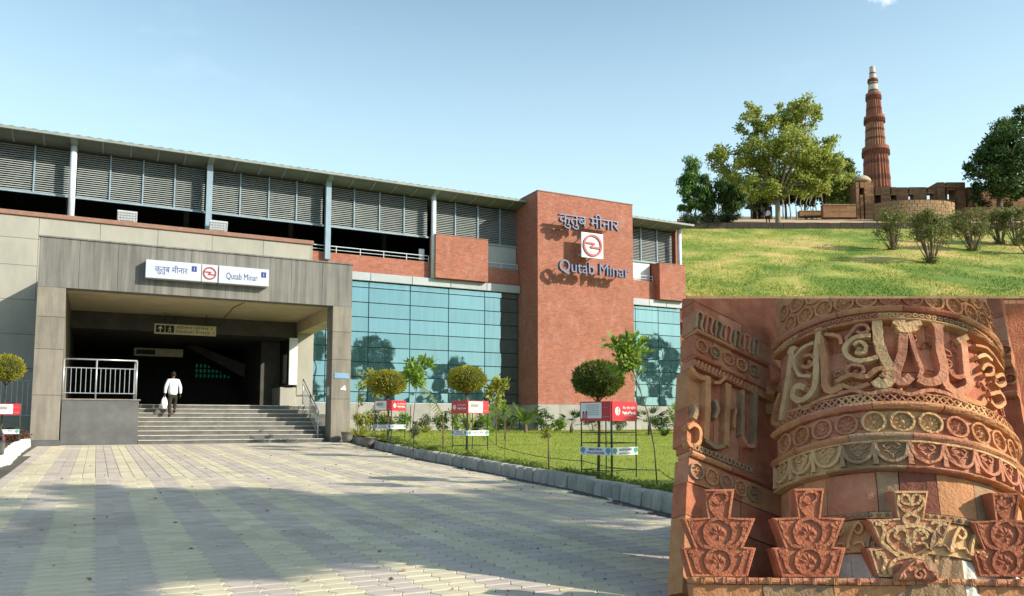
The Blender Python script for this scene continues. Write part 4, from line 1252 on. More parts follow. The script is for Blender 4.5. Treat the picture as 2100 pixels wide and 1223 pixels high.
for i, (px, d, n, L, m, lb) in enumerate([
        (736, 28.8, 34, .85, m_leafy, 'pale spiky rosette plant beside the right entrance pillar'),
        (783, 28.0, 24, .55, m_leafy, 'spiky plant growing inside the tree guard nearest the entrance'),
        (872, 33.5, 26, .7, m_leafy, 'spiky plant in front of the plinth left of the middle guard'),
        (660, 35.0, 30, .9, m_leafy, 'spiky plant between the rear column and the right pillar'),
        (645, 36.2, 26, 1.1, m_leafd, 'dark spiky plant against the glass behind the right pillar'),
        (1120, 33.0, 22, .5, m_leafd, 'dark low rosette under the feather palm'),
        (1362, 30.0, 22, .6, m_leafd, 'dark low rosette in front of the right plinth')]):
    rosette('spiky_plant', lb, lawn_at(px, d) if px > 700 else Vector((*CF((px-PX)/F*d, d).xy, .12)), n+14, L*1.1, .04, m, 20+i, group='spiky rosette plants')

def sapling(name, label, px0, py0, d, px1, py1, nclump, cr, nleaf, ls, ml, seed, aspect=.5, lean=0, stem=.016, cat='sapling', droop=None):
    """thin stem from the lawn up to a small leafy head centred at (px1, py1)"""
    b = lawn_at(px0, d); top = hD(px1, py1, d)
    rng = nrng(seed)
    t = thing(name, b, label, cat)
    s = ppm(d)
    r = Vector((cr[0]/s, cr[0]/s*.8, cr[1]/s))
    C = in_ball(rng, nclump, .6)*np.array(r) + np.array(top)
    nleaf = int(nleaf*1.5)
    per = rng.integers(0, nclump, nleaf)
    P = C[per] + in_ball(rng, nleaf, .6)*float(r.x)*.45
    D = (P - np.array(top)); D /= np.linalg.norm(D, axis=1, keepdims=True)+1e-6
    quads_mesh('leaves', leaf_array(P, ls, rng, aspect, D + np.array([0, 0, -.3 if droop else .2]), 1.4), ml, t)
    mb = MB()
    mid = b.lerp(top, .55) + RT*lean
    mb.tube([b - UP*.05, b.lerp(mid, .5) + RT*lean*.3, mid, top], [stem, stem*.85, stem*.7, stem*.4], 6)
    for k in range(min(nclump, 12)): mb.tube([mid.lerp(top, random.uniform(.2, 1)), Vector(C[k])], [stem*.4, stem*.15], 4)
    mb.build('stem', m_stem, t, True)
    return t
sapling('leafy_sapling', 'bright green leafy sapling between the first two clipped trees', 842, 900, 24, 858, 763, 16, (30, 28), 420, .17, m_leafb, 31, .42)
sapling('leafy_sapling', 'yellow green leafy shrub left of the first clipped tree', 765, 880, 29, 770, 790, 12, (28, 30), 330, .13, m_leafy, 32, .4)
sapling('leafy_sapling', 'thin yellow leaved shrub against the right entrance pillar', 733, 880, 29.5, 735, 800, 9, (14, 40), 160, .11, m_leafy, 33, .4)
sapling('leafy_sapling', 'light green sapling right of the middle clipped tree', 1018, 890, 24, 1018, 803, 14, (22, 32), 360, .14, m_leafy, 34, .45)
sapling('leafy_sapling', 'tall leaning sapling with broad leaves beside the dark clipped tree', 1346, 985, 12.5, 1288, 728, 20, (44, 42), 330, .105, m_leafb, 35, .6, lean=.10, stem=.012)
sapling('leafy_sapling', 'small young tree with pale stem alone behind the kerb', 1126, 958, 15, 1124, 885, 8, (16, 14), 170, .05, m_leafy, 36, .5, stem=.022)
sapling('leafy_sapling', 'small yellow green sapling at the plinth between the palms', 1035, 880, 27, 1033, 838, 8, (14, 14), 120, .09, m_leafb, 37, .5)
sapling('leafy_sapling', 'grey leaved creeper bush climbing a stake beside the kerb', 848, 908, 22, 850, 885, 14, (9, 26), 420, .055, m_leafg, 38, .4)
sapling('leafy_sapling', 'green fern bush behind the middle tree guard', 1000, 905, 23, 1000, 870, 10, (14, 26), 360, .10, m_leafb, 39, .22)
# arching plant between first and middle guards
b = lawn_at(910, 22.5); t = thing('arching_plant', b, 'tall arching plant with pale leaves leaning left of the middle guard', 'plant')
mb = MB(); top = hD(868, 810, 22.5); mid = hD(908, 852, 22.5)
MB().tube([b - UP*.05, b.lerp(mid, .6), mid], [.03, .025, .018], 6).build('stem', m_bark, t)
for k in range(15):
    f = k/14; c = mid.lerp(top, f) + UP*.22*math.sin(f*2.2)
    for sg in (-1, 1): blade_leaf(mb, c, RT*(-.5+sg*.25) + UP*(.45*sg) - FW*.4*sg, .26, .035, .25, 3)
for k in range(6): blade_leaf(mb, b.lerp(mid, .3+.12*k), RT*random.uniform(-1, 1) + UP*.7 - FW*random.uniform(-.5, .5), .3, .035, .3, 3)
mb.build('leaves', m_leafy, t, fix=False)
b = lawn_at(960, 25); mb = MB()
for k in range(7): blade_leaf(mb, b + UP*.3, RT*(.5*math.sin(k*1.9)) + UP*1.1 + FW*.3*math.cos(k*2.3), 1.35, .10, .12, 5)
MB().tube
tag(mb.build('broad_leaf_plant', m_leafy, origin=b, fix=False), 'upright broad leaved plant behind the middle clipped tree', 'plant')
# stakes and wire
for px, py, d, tp, lb in ((1033, 930, 17.5, 850, 'thin bare stake on the lawn right of the middle guard'), (838, 905, 22.3, 832, 'dark crooked stake beside the grey creeper bush')):
    b = lawn_at(px, d); e = hD(px+4, tp, d)
    tag(MB().tube([b - UP*.1, b.lerp(e, .5) + RT*.02, e], [.014, .012, .009], 5).build('stake', m_stem), lb, 'stake')
p = [lawn_at(1003, 21.0) + UP*.32, lawn_at(1033, 17.5) + UP*.30, lawn_at(1195, 14.3) + UP*.26, lawn_at(1350, 11.5) + UP*.30, lawn_at(1420, 9.5) + UP*.28]
q = []
for a, b in zip(p[:-1], p[1:]):
    for k in range(7): q.append(a.lerp(b, k/7) - UP*.05*math.sin(math.pi*k/7))
mb = MB().tube(q + [p[-1]], .006, 4)
for c in q: mb.tube([c - UP*.02, c + UP*.02 + RT*.01], .004, 3)
tag(mb.build('barbed_wire', m_gpost), 'sagging barbed wire strung between the guards over the lawn', 'wire')
# pots by the pillar
m_pot = mat('grey_cement_pot', (.22,.20,.17), (.14,.13,.11), .9, 6, .2)
def pot(px, py, d, r, h, label, tilt=0):
    b = hG(px, py); t = thing('plant_pot', b, label, 'plant pot', 'cement pots at the pillar')
    MB().lathe(b, [(r*.62, 0), (r*.85, h*.5), (r, h*.92), (r*1.08, h*.93), (r*1.08, h), (r*.92, h), (r*.85, h*.85), (.01, h*.85)], 16).build('bowl', m_pot, t, True)
    mb = MB()
    for k in range(5): blade_leaf(mb, b + UP*h*.85, Vector((math.cos(k*1.4), math.sin(k*1.4), 2.2)), .32, .01, .1)
    mb.build('dry_shoot', m_leafy, t, fix=False)
pot(712, 908, 30, .24, .42, 'dark cement pot standing against the right entrance pillar')
pot(757, 918, 27, .22, .34, 'smaller cement pot in front of the kerb end')
# shrubs in the left bed
for i, (px, d, lb) in enumerate(((38, 25.5, 'maroon leaved shrub in front of the left pillar'), (22, 27.5, 'dark maroon shrub behind the far left tree guard'))):
    p = CF((px-PX)/F*d, d); p.z = plaza_z(p.y)+.1
    rng = nrng(50+i); P = in_ball(rng, 900, .5)*np.array([.42, .42, .26]) + np.array(p) + np.array([0, 0, .24])
    t = thing('maroon_shrub', p, lb, 'shrub', 'maroon shrubs in the left bed')
    quads_mesh('leaves', leaf_array(P, .07, rng, .5), m_maroon, t)
    MB().tube([p - UP*.05, p + UP*.3], .02, 5).build('stem', m_stem, t)
# bits of litter on the paving
for i, (px, py, lb) in enumerate(((1152, 999, 'scrap of white litter by the kerb under the young tree'), (1252, 1026, 'scrap of white litter by the kerb near the advert guard'))):
    c = hG(px, py) + UP*.004
    tag(MB().add([c + RT*.05, c + FW*.06 + UP*.02, c - RT*.06 + UP*.03, c - FW*.05], [(0,1,2),(0,2,3)]).build('litter', m_white), lb, 'litter')
rng = nrng(300); n_ = 420
Yl = 5 + 24*rng.uniform(0, 1, n_)**1.3; kx = np.array([kerb_x(q) for q in Yl])
Xl = np.where(rng.uniform(0, 1, n_) < .5, kx - .12 - np.abs(rng.normal(size=n_))*.35, -1.5 + (kx+1.3)*rng.uniform(0, 1, n_))
P = np.stack([Xl, Yl, np.array([plaza_z(q) for q in Yl]) + .008], 1)
D = rng.normal(size=(n_, 3)); D[:, 2] *= .12
tag(quads_mesh('fallen_leaves', leaf_array(P, .05, rng, .5, D*3, .1), leafmat('dry_leaf', (.16,.10,.05), (.30,.20,.09), (.36,.30,.14), .1)), 'dry leaves scattered on the paving and along the kerb', 'leaves', kind='stuff')
# parked car whose front corner just enters at the left
m_car = mat('dark_blue_car_paint', (.030,.042,.055), None, .25, 3, spec=.6)
m_tyre = mat('tyre_rubber', (.02,.02,.02), None, .85, 10)
m_win = glassmat('car_glass', (.3,.36,.36), (.01,.012,.014), .35)
c0 = hG(14, 962)
CAR = thing('parked_car', c0 + Vector((-1.95, -.75, 0)), 'dark blue grey car whose rounded end shows at the far left edge', 'car')
o_ = c0 + Vector((-3.9, -1.5, 0))
prof = [(0,.35),(.02,.62),(.25,.80),(.95,.92),(1.55,1.36),(2.7,1.42),(3.35,1.02),(3.78,.93),(3.9,.62),(3.88,.32),(3.3,.22),(.6,.22)]
mb = MB(); NW = 6; rows = []
for j in range(NW+1):
    f = j/NW; ww = abs(2*f-1)
    rows.append([o_ + Vector((1.95+(x-1.95)*(1-.10*ww**3), 1.5*f, z*(1-.05*ww**2) if z > .9 else z)) for x, z in prof])
n_ = len(prof)
mb.add([q for rw in rows for q in rw], [(j*n_+i, j*n_+(i+1) % n_, (j+1)*n_+(i+1) % n_, (j+1)*n_+i) for j in range(NW) for i in range(n_)] + [tuple(range(n_)), tuple(range(NW*n_, (NW+1)*n_))[::-1]])
mb.build('body', m_car, CAR, True)
for x in (.75, 3.1):
    for y in (0.02, 1.48):
        c = o_ + Vector((x, y, .30))
        mb = MB()
        for k in range(18): pass
        mb.add([c + Vector((.30*math.cos(k*math.pi/9), s_*.09, .30*math.sin(k*math.pi/9))) for s_ in (-1, 1) for k in range(18)], [tuple(range(18)), tuple(range(18, 36))[::-1]] + [(k, (k+1) % 18, 18+(k+1) % 18, 18+k) for k in range(18)])
        wh = mb.build('wheel', m_tyre, CAR)
        sg = -1 if y < 1 else 1
        MB().add([c + Vector((.18*math.cos(k*math.pi/9), sg*.095, .18*math.sin(k*math.pi/9))) for k in range(18)], [tuple(range(18))]).build('rim', m_rail, wh)
for y in (-.004, 1.504):
    MB().add([o_ + Vector((x, y, z)) for x, z in ((1.15,.95),(1.65,1.28),(2.6,1.32),(3.1,1.0))], [(0,1,2,3)]).build('side_window', m_win, CAR)
MB().add([o_ + Vector((3.91, y, z)) for y, z in ((.2,.62),(.5,.62),(.5,.74),(.2,.74))], [(0,1,2,3)]).build('tail_lamp', m_red, CAR)
# the man climbing the steps
pm = person((2.55, 32.88, 1.04), R(4), 'man in white shirt and dark trousers climbing the steps with a white bag', m_shirtw, m_trous, 1.7, .165, (-.03, -.02), (.03, .1), stride=.06)
bg_ = thing('carrier_bag', (2.55-.29, 32.86, 1.04+.30), 'white plastic carrier bag held by the man on the steps', 'bag')
c = Vector((2.55-.29, 32.87, 1.04+.30))
mb = MB().lathe(c, [(.06, 0), (.115, .05), (.125, .2), (.10, .34), (.045, .45), (.02, .50)], 14, lambda th, r, z: r*(1+.10*math.sin(3*th+z*9)+.06*math.sin(7*th)))
for v_ in range(len(mb.v)): mb.v[v_] = (mb.v[v_][0], c.y + (mb.v[v_][1]-c.y)*.65, mb.v[v_][2])
mb.build('bag_body', m_bagw, bg_, True)
MB().tube([c + UP*.48, c + UP*.55 + RT*.02, c + UP*.48 + FW*.03], .007, 5).build('bag_handle', m_bagw, bg_)
# mixed low shrubs along the foot of the glass wall
low = [(742, 36.5, 24, m_leafy, 'yellowish low shrub at the left end of the plinth'), (768, 37, 22, m_leafd, 'dark low shrub behind the first guard'), (800, 37.5, 26, m_leafy, 'pale low shrub behind the first clipped stem'), (828, 37, 18, m_leafb, 'bright low shrub right of the first guard'), (866, 38, 20, m_leafg, 'greyish low shrub by the plinth under the sapling'), (905, 38.5, 20, m_leafd, 'dark low shrub behind the arching plant'), (940, 39, 24, m_leafb, 'bright low shrub behind the middle guard'), (978, 39.5, 22, m_leafd, 'dark low shrub right of the middle guard'), (1012, 40, 26, m_leafb, 'bright low shrub before the tower shade'), (1046, 40, 26, m_palmd, 'dark bushy shrub left of the feather palm'), (1112, 38.5, 24, m_leafd, 'dark shrub right of the feather palm'), (1146, 38.5, 18, m_leafb, 'small green shrub at the tower plinth'), (1215, 39.5, 24, m_leafd, 'dark shrub behind the nearest guard'), (1268, 40, 20, m_leafg, 'grey green shrub at the tower corner'), (1350, 40.5, 26, m_leafd, 'dark shrub before the right glass'), (1384, 41, 24, m_leafb, 'bright shrub at the right end of the plinth'), (652, 38.0, 16, m_leafd, 'dark shrub seen between rear column and pillar')]
for i, (px, d, hw, ml, lb) in enumerate(low):
    p = lawn_at(px, d); p.z = .36
    rng = nrng(200+i); s_ = ppm(d); W = hw/s_; H = W*rng.uniform(1.2, 2.3)
    t = thing('low_shrub', p, lb, 'shrub', 'low shrubs along the plinth')
    C = in_ball(rng, 14, .5)*np.array([W, W*.5, H*.5]) + np.array(p) + np.array([0, 0, H*.55]); per = rng.integers(0, 14, 620)
    quads_mesh('leaves', leaf_array(C[per] + in_ball(rng, 620, .6)*W*.36, .14, rng, .4), ml, t)
    mb = MB()
    for k in range(7): mb.tube([p - UP*.05, Vector(C[k])], [.015, .006], 4)
    mb.build('stems', m_stem, t)
# roadside trees behind and beside the viewer: they shade the paving and stand in the glass
m_shade = leafmat('roadside_leaf', (.04,.085,.015), (.08,.14,.03), (.13,.18,.04), .3)
def crown_blobs(c, r): 
    c = Vector(c)
    return [((c.x, c.y, c.z), (r, r, r*.9), 3), ((c.x+r*.6, c.y+r*.3, c.z-r*.3), (r*.6, r*.6, r*.5), 1), ((c.x-r*.55, c.y-r*.4, c.z-r*.25), (r*.6, r*.6, r*.5), 1), ((c.x, c.y+r*.6, c.z+r*.3), (r*.6, r*.6, r*.5), 1)]
def shade_tree(r, d, zc, rad, label, seed, n=9000, ls=.26, clumps=46, cl=.24):
    p = CF(r, d); p.z = gz(p.y)
    return tree('roadside_tree', label, p, crown_blobs((p.x, p.y, zc), rad), n, ls, m_shade, m_bark, .13, zc-rad*.75-p.z, 'roadside trees by the forecourt', seed=seed, clumps=clumps, cl_r=cl, limbs=10, twigs=20)
shade_tree(13.5, 4.5, 8.3, 2.7, 'leafy roadside tree whose shadow falls across the middle of the paving', 61, 19000, clumps=80)
shade_tree(15.0, -.4, 10.9, 2.0, 'tall roadside tree with high crown shading the left of the paving', 66, 15000, clumps=46)
shade_tree(12.0, .5, 8.9, 1.8, 'leafy roadside tree whose shadow falls on the nearest paving', 62, 12000, clumps=50)
shade_tree(19.5, 6.0, 8.6, 2.2, 'roadside tree dappling the lawn edge and kerb', 63, 5200, clumps=34)
pr = tree('roadside_tree', 'tall roadside tree mirrored in the teal glass beside the entrance', (26, -5, -.6), crown_blobs((26, -5, 7.6), 3.4), 8000, .32, m_shade, m_bark, .25, 4, 'trees mirrored in the glass', seed=64, clumps=44, cl_r=.22, limbs=10, twigs=20)
for i, (x, y, s_, lb) in enumerate(((37.5, -8, .85, 'roadside tree mirrored in the middle of the glass wall'), (31.5, -13, .62, 'low tree mirrored between two taller ones in the glass'), (46, -10, .66, 'smaller tree mirrored at the right of the glass wall'), (64, -4, 1.15, 'big tree mirrored in the glass right of the tower'), (55, -12, .8, 'tree mirrored behind the big one in the right glass'), (75, -6, .95, 'far tree mirrored at the right end of the glass'), (21, -12, .6, 'low tree mirrored low beside the entrance pillar'))):
    c = clone(pr, None, (x, y, -.6), i*1.3, s_)
    c['label'] = lb

for i, (x, y) in enumerate(((16, -20), (24, -22), (31, -19), (39, -22), (46, -20), (53, -22), (61, -20), (69, -18), (78, -20), (12, -17))):
    c = clone(pr, None, (x, y, -.6), i*2.1, .55+.06*(i % 3))
    c['label'] = ['low background tree mirrored lowest in the glass', 'back row tree mirrored near the first clipped tree', 'back row tree mirrored behind the sapling', 'back row tree mirrored near the middle clipped tree', 'back row tree mirrored left of the tower', 'back row tree mirrored beside the tower shade', 'back row tree mirrored in the right glass low down', 'back row tree mirrored right in the right glass', 'farthest back row tree mirrored in the right glass', 'back row tree mirrored beside the rear column'][i]
# ================================================================== the garden on the rise to the right
m_hill = mat('garden_grass', (.30,.31,.06), (.13,.20,.028), .95, .16, .5, 5, c3=(.54,.39,.15), w3=.53, detail=9, speck=.25, p1=.42, p2=.535)  # greener patches, darkened also to paint in the lawn's patchy shade
m_hblade = mat('garden_grass_blade', (.33,.34,.06), (.14,.22,.03), .95, .16, 0, 5, c3=(.58,.41,.16), w3=.53, detail=9, island=.2, p1=.42, p2=.535)
m_sandp = mat('sandy_path', (.52,.36,.22), (.42,.28,.17), .95, .5, .1, 6)
m_darkkerb = mat('dark_path_kerb', (.07,.055,.045), None, .95, 1)
def stonemat(name, c1, c2, mortar, bw, rh):
    m = brickmat(name, c1, c2, mortar)
    for nd in m.node_tree.nodes:
        if nd.type == 'TEX_BRICK':
            nd.inputs['Brick Width'].default_value = bw; nd.inputs['Row Height'].default_value = rh; nd.inputs['Mortar Size'].default_value = rh*.05
        if nd.type == 'MIX' and nd.data_type == 'RGBA': nd.inputs['B'].default_value = (.40,.26,.15,1)
        if nd.type == 'BUMP': nd.inputs['Distance'].default_value = .05
    return m
m_ruin = stonemat('brown_ruin_stone', (.30,.165,.085), (.20,.10,.055), (.12,.07,.04), .75, .28)
m_ruinl = stonemat('buff_rubble_stone', (.36,.25,.14), (.27,.17,.09), (.17,.11,.06), .45, .22)
m_rwall = stonemat('red_retaining_stone', (.34,.15,.09), (.27,.11,.065), (.16,.09,.06), .8, .4)
m_dome = mat('cream_dome_plaster', (.52,.42,.28), (.40,.31,.20), .9, .5)
m_shadow = mat('painted_opening_shade', (.06,.04,.03), None, .95, 1)  # painted shade for the insides of openings

D0, D1, D2 = 53.0, 88.0, 100.0
def hill_z(d):
    if d <= D1: return 9.03 + (22.45-9.03)/(D1-D0)*(d-D0)
    if d <= D2: return 22.98 + .30*(d-D1)
    return 26.58 + .262*(d-D2)
def hill_l(d): return .2126*d + .1
def hH(px, y):
    """point of the sloping lawn seen at (px, y)"""
    sl = (22.45-9.03)/(D1-D0)
    n_ = (UP - FW*sl)
    return hplane(px, y, FW*D0 + UP*9.03, n_)
def at_d(px, d):
    p = hD(px, 445, d); p.z = hill_z(d); return p
def lz(a, d):
    return .12*math.sin(a*31+d*.4)*math.sin(d*.8+a*9)
def hgrid(d0, d1, nu, nv, rough=1.):
    def fn(a, b):
        d = d0 + (d1-d0)*b
        r = hill_l(d) + a*(.80*d+6-hill_l(d))
        return CF(r, d, hill_z(max(d, d0+1e-4)) + lz(a, d)*rough*min(1, a*8)*min(1, (1-b)*6, b*6))
    return MB().grid(fn, nu, nv)
tag(hgrid(D0, D1, 90, 70).build('garden_lawn', m_hill, smooth=True, origin=CF(30, 70, 15)), kind='structure')
tag(hgrid(D1, D2, 10, 4, 0).build('garden_path', m_sandp, origin=CF(30, 94, 24)), kind='structure')
tag(hgrid(D2, 430, 6, 12, 0).build('hill', m_ground, origin=CF(60, 200, 40)), kind='structure')
# kerb of the path, retaining walls of the rise
def strip(d, z0, z1, a0, a1, th, name, m, top=None):
    c = (CF(a0, d, z0), CF(a1, d, z0)); ax = (c[1]-c[0])/2
    return MB().obox((c[0]+c[1])/2 + UP*(z1-z0)/2 - FW*th/2, ax, FW*th/2, UP*(z1-z0)/2).build(name, m)
k0 = bpy.data.objects.new('path_kerb', None); COL.objects.link(k0); k0['kind'] = 'structure'; k0.location = CF(30, D1-.2, 22.4)
ks = spans(hill_l(D1)+.1, 62, 34)
for a, b in zip(ks[:-1], ks[1:]):
    c = CF((a+b)/2, D1-.15, 22.67); MB().obox(c, RT*((b-a)/2-.02), FW*.15, UP*(.37+random.uniform(-.03, .03))).build('kerb_block', m_darkkerb, k0)
t = thing('retaining_wall', CF(27, D0, -.3), 'tall red stone retaining wall holding the garden lawn', 'wall')
zz = spans(-.6, 9.0, 12)
for j in range(12):
    xs = spans(hill_l(D0)-.3, 46, 20)
    for i in range(20):
        o = .5*(j % 2)*(xs[1]-xs[0])
        a, b = xs[i]+o, xs[i+1]+o
        c = CF((a+b)/2, D0-.25 + random.uniform(-.03, .03) + .0*j, (zz[j]+zz[j+1])/2)
        MB().obox(c, RT*((b-a)/2-.012), FW*.3, UP*((zz[j+1]-zz[j])/2-.012)).build('wall_block', m_rwall, t)
MB().obox(CF((hill_l(D0)+46)/2, D0-.2, 9.08), RT*((46-hill_l(D0))/2+.3), FW*.4, UP*.08).build('coping', m_ruinl, t)
t = thing('flank_wall', CF(hill_l(70), 70, 0), 'stone flank wall along the left edge of the garden rise', 'wall')
for d in range(53, 120, 3):
    a, b = CF(hill_l(d)+.05, d), CF(hill_l(d+3)+.05, d+3)
    za, zb = hill_z(d), hill_z(min(d+3, 119.9))
    th = RT*.4
    q = [a - UP*.7, b - UP*.7, b + UP*zb, a + UP*za]
    MB().prism([Vector(x) for x in q], -th).build('wall_section', m_rwall, t)
# sparse longer grass giving the lawn its nap
rng = nrng(8)
n_ = 36000
d_ = D0 + (D1-D0)*rng.uniform(0, 1, n_)**1.5
fr = rng.uniform(0, 1, n_); rr = hill_l(d_) + .1 + fr*(.66*d_-hill_l(d_))
zz = np.array([hill_z(q) for q in d_]) + .02
P = rr[:, None]*np.array(RT) + d_[:, None]*np.array(FW); P[:, 2] = zz
A = rng.normal(size=(n_, 3))*.6 + np.array([0, 0, 1]); A /= np.linalg.norm(A, axis=1, keepdims=True)
B = np.stack([rng.normal(size=n_), rng.normal(size=n_), np.zeros(n_)], 1); B /= np.linalg.norm(B, axis=1, keepdims=True)
ln = rng.uniform(.06, .20, n_)[:, None]
tag(quads_mesh('garden_grass', np.stack([P-B*.03, P+B*.03, P+A*ln], 1), m_hblade, None, 3, origin=CF(30, 70, 15)), 'rough tufty grass over the garden lawn', 'grass', kind='stuff')

# minaret
m_mr = mat('minar_red_sandstone', (.32,.12,.068), (.235,.08,.046), .9, .25, .3, 2, c3=(.37,.17,.095))
m_mb = mat('minar_brown_sandstone', (.37,.185,.098), (.29,.13,.07), .9, .25, .3, 2)
m_md = mat('minar_dark_band', (.19,.075,.045), (.14,.055,.035), .9, .6, .4, 3)
m_mw = mat('minar_pale_marble', (.62,.55,.46), (.48,.36,.27), .8, .35)
MD = 390.0; s = MD/F*math.cos(PITCH)
mbse = hD(1796, 320, MD); mbse.z = hD(1795, 440, MD).z
MIN = thing('minaret', mbse, 'tall tapering fluted red sandstone minaret with ringed balconies above the ruins', 'minaret')
def mz(y): return hD(1795, y, MD).z - mbse.z
def flute(kind, n=24):
    def f(th, r, z):
        q = (th*n/(2*math.pi)) % 1
        if kind == 'mix':
            k = int(th*n/(2*math.pi)) % 2
            w_ = math.sin(math.pi*q) if k else 1-abs(2*q-1)
        elif kind == 'round': w_ = math.sin(math.pi*q)
        elif kind == 'angle': w_ = 1-abs(2*q-1)
        else: return r
        return r*(.91 + .10*w_)
    return f
def storey(y0, y1, r0, r1, kind, m, bands):
    z0, z1 = mz(y0), mz(y1)
    st = MB().lathe(mbse, [(r0*s+(r1-r0)*s*i/8, z0+(z1-z0)*i/8) for i in range(9)], 240 if kind else 60, flute(kind) if kind else None).build('storey', m, MIN)
    for f, h in bands:
        z = z0+(z1-z0)*f; r = (r0+(r1-r0)*f)*s
        MB().lathe(mbse, [(r*1.012, z-h/2), (r*1.022, z), (r*1.012, z+h/2)], 240 if kind else 60, flute(kind) if kind else None).build('inscription_band', m_md, st)
def balcony(y0, y1, r0, r1):
    z0, z1 = mz(y0), mz(y1); h = z1-z0
    b_ = MB().lathe(mbse, [(r0*s, z0), (r0*s*1.05, z0+h*.15), (r1*s*.92, z0+h*.5), (r1*s, z0+h*.6), (r1*s, z0+h), (r1*s*.95, z0+h), (r1*s*.95, z0+h*.65)], 48).build('balcony', m_mr, MIN)
    mb = MB()
    for k in range(32):
        a = k*2*math.pi/32; rr_ = (r0+r1)/2*s*1.04
        c = mbse + Vector((rr_*math.cos(a), rr_*math.sin(a), z0+h*.35))
        e = Vector((math.cos(a), math.sin(a), 0))
        mb.obox(c, e*(r1-r0)*s*.5, e.cross(UP)*.16, UP*h*.28)
    mb.build('bracket_ring', m_md, b_)
storey(445, 318, 30, 23.6, 'mix', m_mr, [(.28,2.2), (.42,1.6), (.60,2.6), (.86,2.0)])
balcony(322, 304, 23.6, 26.5)
storey(306, 252, 20.4, 17.4, 'round', m_mb, [(.35,1.2), (.68,1.4)])
balcony(255, 240, 17.6, 20.4)
storey(242, 205, 16.4, 13.6, 'angle', m_mr, [(.45,1.2)])
balcony(207, 193, 13.6, 15.2)
storey(195, 168, 10.4, 8.6, None, m_mw, [(.25,1.2), (.8,.9)])
balcony(170, 163, 8.8, 10.2)
storey(165, 139, 7.4, 5.2, None, m_mw, [(.5,.9)])
MB().lathe(mbse, [(5.8*s, mz(140)), (5.8*s, mz(138)), (3.2*s, mz(136.5)), (.6*s, mz(135)), (.3*s, mz(132))], 24).build('finial', m_mw, MIN)

# ruined wall with gateway
RD = 101.0
def rp_(px, y, d=RD): return hD(px, y, d)
RU = thing('ruined_wall', at_d(1930, RD), 'long brown stone ruin wall with small windows and an arched gateway', 'ruin')
def rbox(px0, px1, y0, y1, d=RD, th=1.0, m=None, name='wall_section', parent=None):
    a, b = rp_(px0, y0, d), rp_(px1, y1, d)
    ax = RT*((b-a).dot(RT)/2); h = (a.z-b.z)/2
    c = (a+b)/2 + FW*th/2
    return MB().obox(c, ax, FW*th/2, UP*h).build(name, m or m_ruin, parent or RU)
edges = [(1793, 1795, None), (1795, 1806, (400, 418)), (1806, 1828, None), (1828, 1838, (400, 410)), (1838, 1865, None), (1865, 1873, (399, 409)), (1873, 1903, None), (1903, 1914, (397, 409)), (1914, 1923, None)]
for a, b, hole in edges:
    top = 384 + (random.uniform(-.6, .6))
    if hole is None: rbox(a, b, top, 452)
    else:
        rbox(a, b, 384, hole[0]); rbox(a, b, hole[1], 452)
        rbox(a-1, b+1, hole[0]-2, hole[0], RD-.12, .3, m_ruinl, 'window_head')
# dark slabs whose colour stands in for the shade inside two openings
rbox(1795, 1806, 400, 418, RD+.8, .2, m_shadow, 'door_shade_slab')
rbox(1828, 1838, 400, 410, RD+.8, .2, m_shadow, 'window_shade_slab')
# gateway
rbox(1922, 1941, 374, 452, RD-.5, 2.0, name='gate_pier'); rbox(1962, 1983, 374, 452, RD-.5, 2.0, name='gate_pier')
rbox(1941, 1962, 374, 390, RD-.5, 2.0, name='gate_lintel')
rbox(1936, 1967, 382, 384, RD-.7, .3, m_ruinl, 'gate_moulding')
a0, a1 = rp_(1941, 408, RD-.2), rp_(1962, 390, RD-.2)
rbox(1941, 1962, 409, 452, RD-.3, 1.2, name='gate_sill')
for sg in (-1, 1):
    px = (lambda f: 1951.5 + sg*f)
    mb = MB()
    pts = [(10.5, 390), (10.5, 409), (8.5, 409), (8.5, 399), (7.5, 395), (5, 392.5), (0, 391), (0, 390)]
    mb.prism([rp_(px(x), y, RD-.25) for x, y in pts], FW*1.3); mb.build('arch_haunch', m_ruin, RU)
rbox(1983, 2012, 384, 452, RD); rbox(2012, 2130, 388, 452, RD+1.5)
for px in (1928, 1932, 1972, 1978): rbox(px, px+2, 398, 400, RD-.75, .4, m_ruinl, 'carved_boss')
# domed block left of the minaret
DB = thing('domed_block', at_d(1775, RD-1), 'square brown stone block with small cream dome beside the minaret', 'ruin')
rbox(1755, 1764, 374, 452, RD-1, 3, parent=DB); rbox(1764, 1772, 374, 385, RD-1, 3, parent=DB); rbox(1764, 1772, 400, 452, RD-1, 3, parent=DB); rbox(1772, 1794, 374, 452, RD-1, 3, parent=DB)
rbox(1764, 1772, 385, 400, RD+.2, 1, m_shadow, 'window_shade_slab', DB)  # dark slab coloured as the shade inside the window
c = rp_(1766, 375, RD+1.5); rr_ = 20/ppm(RD)
MB().lathe(c, [(rr_*math.cos(k*math.pi/16), rr_*.75*math.sin(k*math.pi/16)) for k in range(8)] + [(.02, rr_*.78)], 24).build('dome', m_dome, DB, True)
